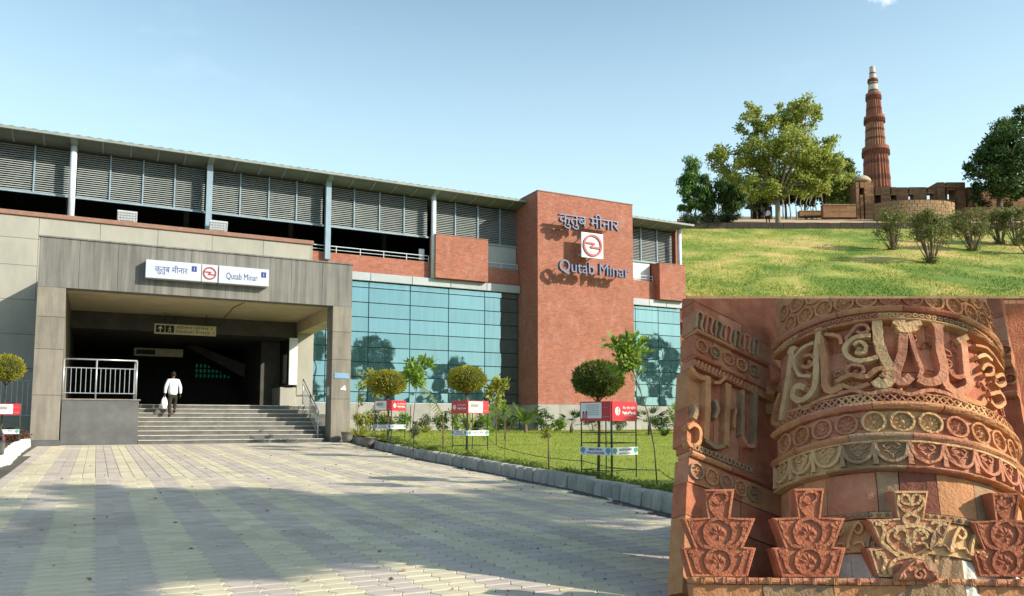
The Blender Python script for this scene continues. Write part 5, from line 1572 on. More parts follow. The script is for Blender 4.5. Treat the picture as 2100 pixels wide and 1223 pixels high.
# low walls
for i, (x0, x1, y0, y1, d, lb) in enumerate(((1688, 1756, 421, 446, 97.5, 'low red brick wall below the domed block'), (1640, 1690, 434, 444, 99, 'low brown wall under the pale trunked trees'), (1978, 2052, 428, 446, 96.5, 'low brown garden wall right of the round platform'), (1985, 2120, 436, 452, 94.5, 'lower brown wall step near the two visitors'))):
    w_ = MB(); a, b = rp_(x0, y0, d), rp_(x1, y1, d)
    ax = RT*((b-a).dot(RT)/2)
    t = thing('low_wall', (a+b)/2 - UP*(a.z-b.z)/2, lb, 'wall', 'low garden walls')
    MB().obox((a+b)/2 + FW*.4, ax, FW*.4, UP*(a.z-b.z)/2).build('wall_body', m_ruin, t)
    MB().obox((a+b)/2 + FW*.4 + UP*((a.z-b.z)/2+.06), ax*1.005, FW*.45, UP*.06).build('coping', m_ruinl, t)
# round platform
PLD = 93.0
a, b = rp_(1805, 411, PLD), rp_(1976, 450, PLD)
cx = (a+b)/2; rad_ = (b-a).dot(RT)/2; h = a.z-b.z
cc = CF(cx.dot(RT), PLD + rad_*.4, b.z - .3)
t = thing('round_platform', cc, 'round rubble stone platform in front of the ruin wall', 'platform')
rowsn = 6
for j in range(rowsn):
    n_ = 26
    for k in range(n_):
        a0 = -math.pi/2 + (k + .5*(j % 2) - n_/2)/n_*math.pi*1.05; a1 = a0 + math.pi*1.05/n_
        q = []
        jr = random.uniform(-.05, .05); z0 = j*(h+.3)/rowsn; z1 = (j+1)*(h+.3)/rowsn - .02
        pp = lambda an, r_, z: cc + RT*math.cos(an)*r_ + FW*math.sin(an)*r_*.45 + UP*z
        q = [pp(a0+.006, rad_+jr, z0), pp(a1-.006, rad_+jr, z0), pp(a1-.006, rad_+jr, z1), pp(a0+.006, rad_+jr, z1)]
        p2 = [pp(a0+.006, rad_-.6, z0), pp(a1-.006, rad_-.6, z0), pp(a1-.006, rad_-.6, z1), pp(a0+.006, rad_-.6, z1)]
        MB().add(q+p2, [(0,1,2,3),(7,6,5,4),(0,4,5,1),(1,5,6,2),(2,6,7,3),(3,7,4,0)]).build('rubble_stone', m_ruinl, t)
MB().add([cc + RT*math.cos(k*math.pi/20)*(rad_-.05) + FW*math.sin(k*math.pi/20)*(rad_-.05)*.45 + UP*(h+.29) for k in range(40)], [tuple(range(40))]).build('top', m_ruinl, t)
# pavilion with blue sheet
t = thing('stall_pavilion', at_d(1562, 112), 'small flat roofed pavilion with a blue sheet beyond the path', 'pavilion')
for px in (1542, 1552, 1566, 1580):
    rbox(px, px+2.5, 417, 448, 112, .4, m_ruin, 'post', t)
rbox(1539, 1584, 414, 418, 111.7, 3, m_ruinl, 'roof', t)
m_tarp = mat('blue_sheet', (.06,.13,.55), None, .5, 2)
rbox(1567, 1581, 417, 423, 111.5, .1, m_tarp, 'blue_sheet', t)
rbox(1540, 1584, 424, 448, 115, .3, m_shadow, 'back_wall', t)  # added dark slab, the pavilion's inner shade put into its colour

# trees of the garden
m_trunk = mat('mottled_brown_bark', (.27,.21,.14), (.15,.115,.08), .95, 3, .4, 14, stretch=(2,2,.5))
m_gl1 = leafmat('airy_tree_leaf', (.19,.24,.035), (.36,.40,.075), (.50,.50,.16), .55)
m_gl2 = leafmat('mast_tree_leaf', (.025,.065,.012), (.06,.12,.02), (.11,.19,.03), .3)
m_gl2b = leafmat('bright_mast_leaf', (.05,.14,.02), (.11,.22,.035), (.16,.28,.05), .35)
m_gl3 = leafmat('grove_leaf', (.07,.11,.02), (.15,.19,.035), (.24,.26,.06), .4)
m_gl4 = leafmat('dense_tree_leaf', (.025,.06,.012), (.06,.115,.022), (.13,.20,.04), .3)
def gtree(px, y, d, blobs, *a, **k):
    base = at_d(px, d) if y is None else hH(px, y)
    if y is not None: d = base.dot(FW)
    s_ = ppm(d)
    bl = []
    for x, yy, rx, rz, sh in blobs:
        c = hD(x, yy, d); bl.append(((c.x, c.y, c.z), (rx/s_, rx/s_, rz/s_), sh))
    return base, bl
b, bl = gtree(1596, 468, 0, [(1600, 318, 92, 80, 5), (1508, 335, 62, 55, 1.8), (1688, 330, 52, 70, 2.2), (1640, 235, 62, 42, 2), (1548, 245, 50, 40, 1.3), (1560, 390, 70, 28, 1), (1660, 385, 60, 30, 1.2)])
tree('spreading_tree', 'wide airy yellow green tree standing alone on the garden lawn', b, bl, 31000, .30, m_gl1, m_trunk, .30, 3.4, seed=71, clumps=300, cl_r=.20, limbs=34, aspect=.6, twigs=240)
for px, blobs, ml, n_, lb in ((1426, [(1416, 372, 26, 62, 3), (1438, 400, 20, 44, 1.5), (1408, 420, 18, 26, 1)], m_gl2b, 9000, 'bright green drooping mast tree at the left edge of the garden'), (1452, [(1448, 390, 18, 50, 2), (1452, 420, 16, 22, 1)], m_gl2, 5000, 'dark mast tree between two larger ones at the garden edge'), (1500, [(1500, 388, 34, 44, 3), (1505, 418, 28, 24, 1)], m_gl2, 10000, 'very dark drooping tree left of the spreading tree')):
    b, bl = gtree(px, None, 96 + px*.002, blobs)
    b = at_d(px, 96 + px*.002)
    tree('mast_tree', lb, b, bl, n_, .42, ml, m_barkpale, .2, 1.6, 'drooping mast trees', seed=px, clumps=60, cl_r=.34, limbs=8, aspect=.28, droop=1.3, twigs=10)
for i, (px, yc, rx, rz, d) in enumerate(((1562, 395, 38, 34, 106), (1612, 388, 40, 38, 108), (1652, 385, 40, 38, 105), (1694, 380, 42, 44, 107), (1732, 388, 30, 44, 103), (1668, 352, 46, 34, 112), (1718, 352, 36, 38, 111))):
    b, bl = gtree(px, None, d, [(px, yc, rx, rz, 3), (px+rx*.5, yc+rz*.3, rx*.6, rz*.5, 1)])
    lb = ['low tree right behind the very dark drooping tree', 'grove tree directly behind the spreading trunk', 'grove tree with pale trunk right of the spreading trunk', 'rounded grove tree with pale trunk near the low red wall', 'rounded bright tree beside the domed block', 'tall grove tree rising behind the pale trunks', 'tall pale green tree behind the rounded grove tree'][i]
    tree('grove_tree', lb, b, bl, 8500, .42, m_gl3 if i != 4 else m_gl1, m_barkpale, .16, 2.2, 'grove beyond the path', seed=80+i, clumps=46, cl_r=.3, limbs=7, twigs=10)
for i, px in enumerate((1607, 1622, 1634, 1645, 1657, 1664, 1676, 1688, 1463, 1473)):
    b = at_d(px, 101.5 + .3*(i % 3)); 
    tag(MB().tube([b - UP*.2, b + UP*1.0 + RT*random.uniform(-.1, .1), b + UP*2.2 + RT*random.uniform(-.25, .25), b + UP*3.4 + RT*random.uniform(-.4, .4)], [.11, .09, .07, .05], 7).build('slender_trunk', m_barkpale),
        ['pale slender trunk next to the spreading tree', 'second pale slender trunk of the grove', 'third pale slender trunk of the grove', 'fourth pale slender trunk of the grove', 'fifth pale slender trunk of the grove', 'sixth pale slender trunk of the grove', 'seventh pale slender trunk of the grove', 'pale slender trunk nearest the low red wall', 'pale slender trunk left of the very dark tree', 'pale slender trunk touching the very dark tree'][i], 'tree trunk', 'pale trunks of the grove')
b, bl = gtree(2052, None, 97, [(2078, 315, 85, 80, 5), (2030, 340, 52, 60, 2), (2100, 255, 50, 40, 2), (2060, 395, 70, 30, 1.6), (2120, 350, 60, 70, 2)])
tree('dense_tree', 'dense dark green tree at the right edge in front of the ruin wall', b, bl, 24000, .40, m_gl4, m_bark, .4, 2.6, seed=77, clumps=150, cl_r=.24, limbs=14, twigs=30)

m_shr = leafmat('shrub_olive_leaf', (.10,.13,.035), (.20,.22,.06), (.30,.20,.08), .35)
m_shrd = leafmat('dark_hedge_leaf', (.02,.04,.012), (.05,.075,.02), (.10,.12,.04), .25)
def shrub(px, y, top, hw, label, n_, seed, ml=m_shr, group='flowering shrubs on the garden lawn', name='garden_shrub'):
    b = hH(px, y); d = b.dot(FW); s_ = ppm(d)
    H = (y-top)/s_*1.02; W = hw/s_
    t = thing(name, b, label, 'shrub', group)
    rng = nrng(seed); C = []
    mb = MB()
    for k in range(34):
        an = rng.uniform(0, 6.28); f = rng.uniform(.42, 1.0); sp = W*rng.uniform(.15, 1)*math.sin(min(1, f*1.1)*2.0+.3)
        e = b + Vector((math.cos(an)*sp, math.sin(an)*sp, H*f))
        C.append(e[:])
        if k < 18:
            m1 = b.lerp(e, .45) + Vector((math.cos(an), math.sin(an), 0))*W*.08
            mb.tube([b + Vector((math.cos(an), math.sin(an), 0))*.12 - UP*.1, m1, e], [.06, .04, .015], 5)
    mb.build('stems', m_stem, t)
    C = np.array(C); per = rng.integers(0, len(C), n_)
    P = C[per] + in_ball(rng, n_, .6)*W*.30
    low = in_ball(rng, n_//12, .5)*np.array([W*.4, W*.4, H*.10]) + np.array(b) + np.array([0, 0, H*.06])
    P = np.concatenate([P, low])
    quads_mesh('leaves', leaf_array(P, .26, rng, .34, None), ml, t)
    return t
shrub(1910, 540, 436, 44, 'largest olive shrub nearest the viewer on the garden lawn', 3400, 91)
shrub(1832, 514, 432, 36, 'olive shrub leftmost of the row in front of the round platform', 2300, 92)
shrub(1884, 495, 445, 26, 'small olive shrub half hidden behind the largest one', 1300, 93)
shrub(1996, 515, 434, 40, 'olive shrub right of the largest one', 2700, 94)
shrub(2052, 502, 432, 34, 'reddish olive shrub before the right edge shrubs', 2100, 95)
shrub(2086, 504, 424, 34, 'tall olive shrub at the right edge of the garden', 2300, 96)
shrub(2108, 522, 470, 26, 'low twiggy shrub cut by the right edge', 900, 97)
shrub(1950, 480, 440, 26, 'pale shrub behind the gap right of the largest one', 1100, 98)
for i, (px, y, tp, hw) in enumerate(((1420, 468, 444, 30), (1455, 465, 440, 28), (1490, 462, 440, 26))):
    shrub(px, y, tp, hw, ['dark low hedge bush at the left edge of the lawn', 'dark low hedge bush in the middle of the three', 'dark low hedge bush nearest the spreading tree'][i], 1900, 101+i, m_shrd, 'dark hedge bushes by the path', 'hedge_bush')
# visitors
m_blue = mat('blue_cloth', (.04,.10,.40), None, .8, 5)
m_cr = mat('cream_shirt', (.60,.54,.42), None, .9, 5)
def visitor(px, y, d, rz, lb, sh, tr, hc=None, h=1.72):
    p = at_d(px, d); p.z = hill_z(d)
    person(p, -YAW + rz, lb, sh, tr, h, headcloth=hc, group='visitors in the garden')
visitor(1575, 449, 89.0, R(120), 'visitor in white shirt and blue headcloth walking on the garden path', m_shirtw, m_trous, m_blue)
visitor(2056, 449, 92.0, R(20), 'visitor in cream shirt near the low walls at the right', m_cr, m_trous)
visitor(2073, 449, 92.5, R(-10), 'visitor in white shirt rightmost by the low walls', m_shirtw, m_shirtw, h=1.76)
# ================================================================== carved sandstone base of a tower, close at the right
def sand(name, a, b, c=None, **k): return mat(name, a, b, .92, 7, .55, 55, c3=c, rnd=.09, speck=.13, **k)
m_sr = sand('red_sandstone', (.47,.165,.085), (.34,.105,.055), (.53,.24,.13))
m_sp = sand('pink_sandstone', (.54,.235,.135), (.42,.165,.09), (.60,.31,.18))
m_so = sand('ochre_sandstone', (.57,.275,.125), (.44,.19,.085), (.63,.35,.17))
m_sb = sand('buff_sandstone', (.64,.41,.20), (.50,.295,.14), (.68,.48,.26))
m_sg = sand('grey_buff_sandstone', (.40,.25,.14), (.28,.17,.095), (.46,.31,.18))
m_sd = sand('dark_red_sandstone', (.26,.095,.06), (.18,.065,.042), (.31,.13,.08))
m_pl = mat('white_lime_plaster', (.62,.58,.50), (.44,.41,.35), .95, 9, .9, 22, speck=.15)

AL, TAU, RHO = R(4.92), R(25.5), R(6.5)
_fh = Vector((math.sin(YAW+AL), math.cos(YAW+AL), 0)); _er = Vector((math.cos(YAW+AL), -math.sin(YAW+AL), 0))
_eu = UP*math.cos(TAU) + _fh*math.sin(TAU)
EW = -_fh*math.cos(TAU) + UP*math.sin(TAU)
ER = _er*math.cos(RHO) - _eu*math.sin(RHO)
EU = _eu*math.cos(RHO) + _er*math.sin(RHO)
A0 = hD(1811, 900, 6.3)
RC = .86
CUT_N = (UP - FW*.1555).normalized(); CUT_P = EYE.copy()

def proj(p):
    v = Vector(p) - EYE; d = v.dot(_f)
    return PX + F*v.dot(RT)/d, PY - F*v.dot(_u)/d
class Drum:
    def pt(self, s, v, h=0):
        th = s/RC
        return A0 + EU*v + (ER*math.sin(th) + EW*math.cos(th))*(RC+h)
    def inv(self, x, y, h=0):
        r = ray(x, y); o = EYE - A0
        ro, rd = o - EU*o.dot(EU), r - EU*r.dot(EU)
        a, b, c = rd.dot(rd), 2*ro.dot(rd), ro.dot(ro) - (RC+h)**2
        q = b*b - 4*a*c
        t = (-b - math.sqrt(max(q, 0)))/(2*a)
        p = o + r*t
        return RC*math.atan2(p.dot(ER), p.dot(EW)), p.dot(EU)
    def s_at(self, px, v):
        lo, hi = -1.45*RC, 1.45*RC
        for _ in range(40):
            m = (lo+hi)/2
            if proj(self.pt(m, v))[0] < px: lo = m
            else: hi = m
        return (lo+hi)/2
class Flat:
    def __init__(self, o, ea, ev, n): self.o, self.ea, self.ev, self.n = Vector(o), Vector(ea), Vector(ev), Vector(n)
    def pt(self, s, v, h=0): return self.o + self.ea*s + self.ev*v + self.n*h
    def inv(self, x, y, h=0):
        nn = self.ea.cross(self.ev)
        p = hplane(x, y, self.o + self.n*h, nn) - self.o
        # solve in the (ea, ev) basis
        a, b, c = self.ea.dot(self.ea), self.ea.dot(self.ev), self.ev.dot(self.ev)
        e, f = p.dot(self.ea), p.dot(self.ev); det = a*c - b*b
        return (e*c - f*b)/det, (a*f - b*e)/det
DR = Drum()
CB = thing('carved_tower_base', CF(2.6, 5.9, -.4), 'weathered carved red sandstone tower base with inscription bands and stepped merlons', 'monument')

def put(mb, name, m, parent=None, smooth=False, clip=True):
    if clip and any((Vector(q)-CUT_P).dot(CUT_N) > 0 for q in mb.v):
        bm = bmesh.new()
        vs_ = [bm.verts.new(q) for q in mb.v]
        for f in mb.f:
            try: bm.faces.new([vs_[i] for i in f])
            except ValueError: pass
        g = bm.verts[:] + bm.edges[:] + bm.faces[:]
        r_ = bmesh.ops.bisect_plane(bm, geom=g, plane_co=CUT_P, plane_no=CUT_N, clear_outer=True)
        ed = [e for e in r_['geom_cut'] if isinstance(e, bmesh.types.BMEdge)]
        if ed:
            try: bmesh.ops.edgenet_fill(bm, edges=ed)
            except Exception: pass
        if not bm.faces: bm.free(); return None
        bm.verts.ensure_lookup_table(); bm.verts.index_update()
        mb.v = [q.co[:] for q in bm.verts]; mb.f = [tuple(q.index for q in f.verts) for f in bm.faces]
        bm.free()
    mb.v = [(x+random.gauss(0, .0014), y+random.gauss(0, .0014), z+random.gauss(0, .0014)) for x, y, z in mb.v]
    o = mb.build(name, m, parent or CB, smooth)
    if name in ('bead_row', 'lattice'): o['kind'] = 'stuff'
    return o

def block(S, s0, s1, v0, v1, h, m, name='stone_block', depth=.14, g=.0025, nu=None, round_=0., parent=None, rough=0.):
    """one stone laid on the surface S: its face at height h, its sides running back"""
    nu = nu or max(2, int(abs(s1-s0)/.05)); nv = 6 if round_ else 2
    s0, s1, v0, v1 = s0+g, s1-g, v0+g, v1-g
    jh = random.uniform(-.003, .003)
    def fh(b): return h + jh + round_*math.sin(math.pi*b)
    mb = MB()
    W = nu+1
    for j in range(nv+1):
        for i in range(W):
            a, b = i/nu, j/nv
            mb.v.append(tuple(S.pt(s0+(s1-s0)*a, v0+(v1-v0)*b, fh(b) + (random.uniform(-rough, rough) if rough else 0))))
    for j in range(nv):
        for i in range(nu):
            q = j*W+i; mb.f.append((q, q+1, q+W+1, q+W))
    ring = [i for i in range(W)] + [j*W+nu for j in range(1, nv+1)] + [nv*W+i for i in range(nu-1, -1, -1)] + [j*W for j in range(nv-1, 0, -1)]
    base = len(mb.v)
    cs = []
    for q in ring:
        j, i = divmod(q, W); cs.append(tuple(S.pt(s0+(s1-s0)*i/nu, v0+(v1-v0)*j/nv, h-depth)))
    mb.v += cs
    n_ = len(ring)
    for k in range(n_): mb.f.append((ring[k], base+k, base+(k+1) % n_, ring[(k+1) % n_]))
    mb.f.append(tuple(base+k for k in range(n_))[::-1])
    return put(mb, name, m, parent)

def smooth_line(pts, closed=False, k=5):
    P = [Vector((p[0], p[1])) for p in pts]; n_ = len(P); out = []
    rg = range(n_ if closed else n_-1)
    for i in rg:
        p0 = P[(i-1) % n_] if closed or i else P[0]; p1 = P[i]; p2 = P[(i+1) % n_]; p3 = P[(i+2) % n_] if closed or i+2 < n_ else P[-1]
        for q in range(k):
            t = q/k
            out.append(.5*((2*p1) + (p2-p0)*t + (2*p0-5*p1+4*p2-p3)*t*t + (-p0+3*p1-3*p2+p3)*t**3))
    if not closed: out.append(P[-1])
    return out

def relief(mb, S, pts, w, h0, h1, closed=False, taper=0., k=4, sm=True):
    """raised stroke with bevelled shoulders along pts (s,v)"""
    L_ = smooth_line(pts, closed, k) if sm else [Vector(p) for p in pts]
    n_ = len(L_); base = len(mb.v)
    for i, p in enumerate(L_):
        a = L_[(i-1) % n_] if closed or i else L_[0]; b = L_[(i+1) % n_] if closed or i < n_-1 else L_[-1]
        t = (b-a); t = t.normalized() if t.length > 1e-9 else Vector((1, 0)); nn = Vector((-t.y, t.x))
        ww = w*(1 - taper*(i/(n_-1) if not closed else 0))
        for o_, hh in ((-.5, h0-.006), (-.43, h1), (.43, h1), (.5, h0-.006)):
            q = p + nn*o_*ww; mb.v.append(tuple(S.pt(q.x, q.y, hh)))
    for i in range(n_ if closed else n_-1):
        j = (i+1) % n_
        for q in range(3): mb.f.append((base+4*i+q, base+4*j+q, base+4*j+q+1, base+4*i+q+1))
    if not closed:
        mb.f.append((base, base+1, base+2, base+3)); e = base+4*(n_-1); mb.f.append((e+3, e+2, e+1, e))
    return mb
def circle(c, r, n=12, sq=1.): return [(c[0]+r*math.cos(2*math.pi*i/n), c[1]+r*sq*math.sin(2*math.pi*i/n)) for i in range(n)]
def dome(mb, S, c, r, h0, h1, n=8, sq=1.):
    base = len(mb.v)
    for q, f in ((1, 0), (.72, .72)):
        for i in range(n):
            a = 2*math.pi*i/n; mb.v.append(tuple(S.pt(c[0]+r*q*math.cos(a), c[1]+r*q*sq*math.sin(a), h0-.004+(h1-h0)*f)))
    mb.v.append(tuple(S.pt(c[0], c[1], h1)))
    for i in range(n):
        j = (i+1) % n
        mb.f.append((base+i, base+j, base+n+j, base+n+i)); mb.f.append((base+n+i, base+n+j, base+2*n))
def petal(mb, S, c, a, r0, r1, w, h0, h1):
    ca, sa = math.cos(a), math.sin(a)
    P_ = lambda r, t, h: tuple(S.pt(c[0]+ca*r-sa*t, c[1]+sa*r+ca*t, h))
    b = len(mb.v)
    mb.v += [P_(r0, 0, h0), P_((r0+r1)*.55, w/2, h0), P_(r1, 0, h0), P_((r0+r1)*.55, -w/2, h0), P_((r0+r1)*.5, 0, h1)]
    mb.f += [(b, b+1, b+4), (b+1, b+2, b+4), (b+2, b+3, b+4), (b+3, b, b+4)]
def rosette_carving(S, c, r, h0, m, parent, n=8, dd=.022):
    mb = MB()
    relief(mb, S, circle(c, r*.90, 14), r*.22, h0, h0+dd, True, k=2)
    for k in range(n): petal(mb, S, c, 2*math.pi*k/n + .2, r*.22, r*.80, r*.34, h0, h0+dd*.8)
    dome(mb, S, c, r*.24, h0, h0+dd*.95)
    return put(mb, 'rosette', m, parent)

SMAX = RC*1.38
def vy(y, x=1835): return DR.inv(x, y)[1]
def segs(v, pxs):
    """joints (s) at the given columns on ring v, closed by the drum's flanks"""
    return [-SMAX] + [DR.s_at(p, v) for p in pxs] + [SMAX]
def ring_band(y0, y1, h, pxs, mats, name, round_=0., depth=.16, rough=0.):
    v1, v0 = vy(y0), vy(y1); js = segs((v0+v1)/2, pxs); out = []
    for a, b, m in zip(js[:-1], js[1:], mats):
        out.append((block(DR, a, b, v0, v1, h, m, name, depth, round_=round_, rough=rough), a, b, m))
    return v0, v1, js, out
def mat_at(js, mats, s):
    for a, b, m in zip(js[:-1], js[1:], mats):
        if a <= s <= b: return m
    return mats[-1]
# core of the drum
mb = MB(); mb.grid(lambda a, b: DR.pt((a*2-1)*RC*1.7, -1.05+b*2.1, -.12), 40, 2); put(mb, 'drum_core', m_sd)

# B0 scroll of circles at the top
px0, mt0 = (1610, 1700, 1790, 1900, 1990), (m_so, m_so, m_so, m_sr, m_so, m_so)
v0, v1, js, _ = ring_band(520, 630, -.012, px0, mt0, 'scroll_stone')
for row in (0, 1):
    for k in range(-7, 8):
        s = k*.158 + (.079 if row else 0); c = (s, v0 + .082 + row*.15)
        if abs(s) < SMAX-.1: rosette_carving(DR, c, .074, -.012, mat_at(js, mt0, s), CB, 6)
ring_band(629, 641, .022, (1600, 1720, 1850, 1960), (m_so, m_sp, m_so, m_sr, m_so), 'moulding', .018)
# B1 beads
pxb, mtb = (1640, 1800, 1920), (m_sb, m_sp, m_sb, m_sg)
v0, v1, js, _ = ring_band(641, 654, .004, pxb, mtb, 'bead_course')
mbs = {}
for k in range(-26, 27):
    s = k*.044; m = mat_at(js, mtb, s); mb = mbs.setdefault(m.name, (m, MB()))[1]
    relief(mb, DR, circle((s, (v0+v1)/2), .0145, 6), .009, .004, .016, True, k=1, sm=False)
    dome(mb, DR, (s, (v0+v1)/2), .008, .004, .014, 5)
for m, mb in mbs.values(): put(mb, 'bead_row', m)
ring_band(654, 660, .018, (1700, 1850, 1980), (m_so, m_so, m_sb, m_so), 'moulding', .012)
# B2 inscription field: recessed courses
HB = -.045
pxc = [(1625, 1700, 1770, 1850, 1905, 1960, 2010), (1600, 1665, 1740, 1815, 1880, 1940, 2000), (1630, 1705, 1785, 1850, 1925, 1985)]
ycs = [660, 705, 757, 806]
mm = [m_sp, m_sr, m_sp, m_sr, m_so, m_sp, m_sr, m_sp, m_sr, m_sp]
for j in range(3):
    ring_band(ycs[j], ycs[j+1], HB, pxc[j], [mm[(k*3+j*4) % 10] for k in range(len(pxc[j])+1)], 'field_stone')
Z8 = lambda X, Y: DR.inv(1400+X/1.9957, 610+Y/1.9957, .0)
def zw(w): return w/1.9957/300*1.02
strokes = [  # left letters paler: their lit look is put into the stone colour
 ([(455,205),(438,330),(408,505)], 30, m_sb), ([(405,395),(385,450),(374,512),(402,520)], 18, m_so), ([(470,215),(452,212),(440,235)], 18, m_sb),
 ([(562,130),(552,240),(548,350),(525,402),(485,425),(456,404),(470,368),(505,372)], 26, m_sb), ([(545,150),(572,138)], 30, m_so),
 ([(566,165),(582,270),(588,362),(612,386),(655,368)], 30, m_so), ([(585,155),(640,163),(652,196)], 14, m_so),
 ([(540,190),(492,215),(462,262),(480,318),(530,326)], 15, m_sb), ([(500,245),(530,240),(545,262),(520,290),(492,282)], 13, m_so),
 ([(770,160),(700,172),(664,216),(690,254),(740,264),(800,248)], 19, m_sb), ([(700,200),(726,186),(752,206),(738,234),(708,230)], 14, m_sb),
 ([(690,150),(712,122),(748,118),(760,140),(735,152),(715,143)], 13, m_sp), ([(680,190),(672,172),(690,150)], 12, m_sp),
 ([(672,300),(690,282),(730,284),(742,304),(720,322),(684,320),(672,300)], 12, m_sp), ([(632,348),(690,322),(748,330),(800,296),(832,306),(815,330)], 20, m_so), ([(655,362),(706,378),(762,358)], 16, m_so),
 ([(796,98),(800,170),(820,240),(852,306),(846,346),(812,360),(788,342)], 38, m_sb), ([(902,155),(897,228),(876,296),(872,332),(898,352),(934,328)], 33, m_sp),
 ([(926,150),(950,230),(974,300),(964,334)], 15, m_sp), ([(868,118),(892,95),(905,120),(970,108)], 28, m_sb), ([(880,120),(905,140),(960,128)], 24, m_sb),
 ([(1040,116),(1050,220),(1066,296),(1052,338),(1000,352),(962,336)], 35, m_sp), ([(1020,122),(1058,116)], 26, m_so), ([(1140,170),(1150,250),(1156,318),(1166,368),(1120,392),(1076,362),(1064,320)], 30, m_sp), ([(1120,182),(1160,165)], 24, m_sb),
 ([(1072,372),(1142,414),(1212,440),(1230,420)], 22, m_so), ([(1090,300),(1110,330),(1150,325)], 18, m_sr),
 ([(1218,300),(1236,278),(1262,290),(1256,318),(1228,322)], 13, m_so), ([(1270,330),(1300,318),(1316,345),(1290,366),(1268,350)], 14, m_so), ([(1250,400),(1290,392),(1310,430),(1280,452),(1252,430)], 14, m_so), ([(1200,250),(1230,240),(1258,262)], 14, m_sb), ([(1190,200),(1240,215),(1285,270),(1310,310)], 12, m_so),
 ([(440,472),(510,450),(566,424),(640,402)], 12, m_so), ([(640,402),(700,386),(760,398),(850,384),(930,402),(1010,384),(1090,404),(1160,436)], 15, m_sp), ([(480,440),(500,462),(530,452)], 9, m_so),
 ([(345,330),(352,380),(345,430),(352,470)], 16, m_so), ([(362,280),(372,320),(360,360)], 14, m_sr), ([(1180,130),(1230,165),(1275,215)], 10, m_so)]
for pts, w_, m in strokes:
    mb = MB(); relief(mb, DR, [Z8(*p) for p in pts], zw(w_)*1.22, HB, .020, k=5)
    put(mb, 'inscription_stroke', m)
# small vines filling the ground between the letters
rv = random.Random(4); va, vb = vy(804), vy(662)
for k in range(64):
    s, v, r_, dr = rv.uniform(-SMAX+.25, SMAX-.2), rv.uniform(va+.05, vb-.05), rv.uniform(.024, .042), rv.choice((-1, 1))
    ph = rv.uniform(0, 6.28); mb = MB()
    pts = [(s + r_*1.9*math.cos(ph-.9*dr), v + r_*1.9*math.sin(ph-.9*dr))] + [(s + r_*(1-.13*i)*math.cos(ph+dr*i*.75), v + r_*(1-.13*i)*math.sin(ph+dr*i*.75)) for i in range(7)]
    pts = [(a, min(max(b, va+.012), vb-.012)) for a, b in pts]
    relief(mb, DR, pts, .0105, HB, HB+.022, k=3, taper=.3)
    dome(mb, DR, pts[-1], .010, HB, HB+.024, 6)
    for q in (1, 3): petal(mb, DR, pts[q], ph+q*1.3, 0, .026, .016, HB, HB+.016)
    put(mb, 'vine_carving', mm[k % 10])
for X, Y, r_, m in ((890,376,13,m_so), (1236,466,12,m_sb), (1266,482,12,m_sb), (510,378,16,m_so), (722,210,20,m_sb), (706,302,14,m_sp), (516,262,14,m_sb)):
    mb = MB(); dome(mb, DR, Z8(X, Y), zw(r_), HB, .012, 10); put(mb, 'carved_boss', m)
# B3 lattice
pxl, mtl = (1640, 1720, 1800, 1880, 1960, 2020), (m_so, m_sp, m_sb, m_sp, m_so, m_sb, m_so)
v0, v1, js, _ = ring_band(806, 826, -.006, pxl, [m_sd]*7, 'lattice_course')
mbs = {}
hv = (v1-v0)
for k in range(-24, 25):
    s = k*.048; m = mat_at(js, mtl, s); mb = mbs.setdefault(m.name, (m, MB()))[1]
    relief(mb, DR, [(s-.024, v0+hv*.12), (s+.024, v1-hv*.12)], .012, -.006, .012, sm=False); relief(mb, DR, [(s+.024, v0+hv*.12), (s-.024, v1-hv*.12)], .012, -.006, .0135, sm=False)
    for vv in (v0+hv*.08, v1-hv*.08): relief(mb, DR, [(s-.0245, vv), (s+.0245, vv)], .010, -.006, .0145, sm=False)
for m, mb in mbs.values(): put(mb, 'lattice', m)
ring_band(826, 841, .026, (1650, 1790, 1930, 2010), (m_so, m_sp, m_so, m_so, m_so), 'moulding', .022)
# B4 rosettes in circles
px4, mt4 = (1660, 1792, 1926, 2000), (m_so, m_sp, m_sb, m_sp, m_so)
v0, v1, js, _ = ring_band(841, 890, -.008, px4, mt4, 'rosette_stone')
for k in range(-6, 7):
    s = k*.176 + .02
    if abs(s) < SMAX-.1: rosette_carving(DR, (s, (v0+v1)/2), .079, -.008, mat_at(js, mt4, s), CB, 8 if k % 2 else 10, .026)
for k in range(-7, 7):
    s = k*.176 + .108
    if abs(s) < SMAX-.1:
        mb = MB()
        for a in (.8, 2.34, 3.94, 5.5): petal(mb, DR, (s, (v0+v1)/2 + (.05 if a < 3 else -.05)), a+math.pi, .0, .034, .02, -.008, .010)
        put(mb, 'corner_leaf', mat_at(js, mt4, s))['kind'] = 'stuff'
ring_band(889, 906, .030, (1640, 1745, 1870, 1985), (m_so, m_so, m_sg, m_sp, m_so), 'moulding', .022)
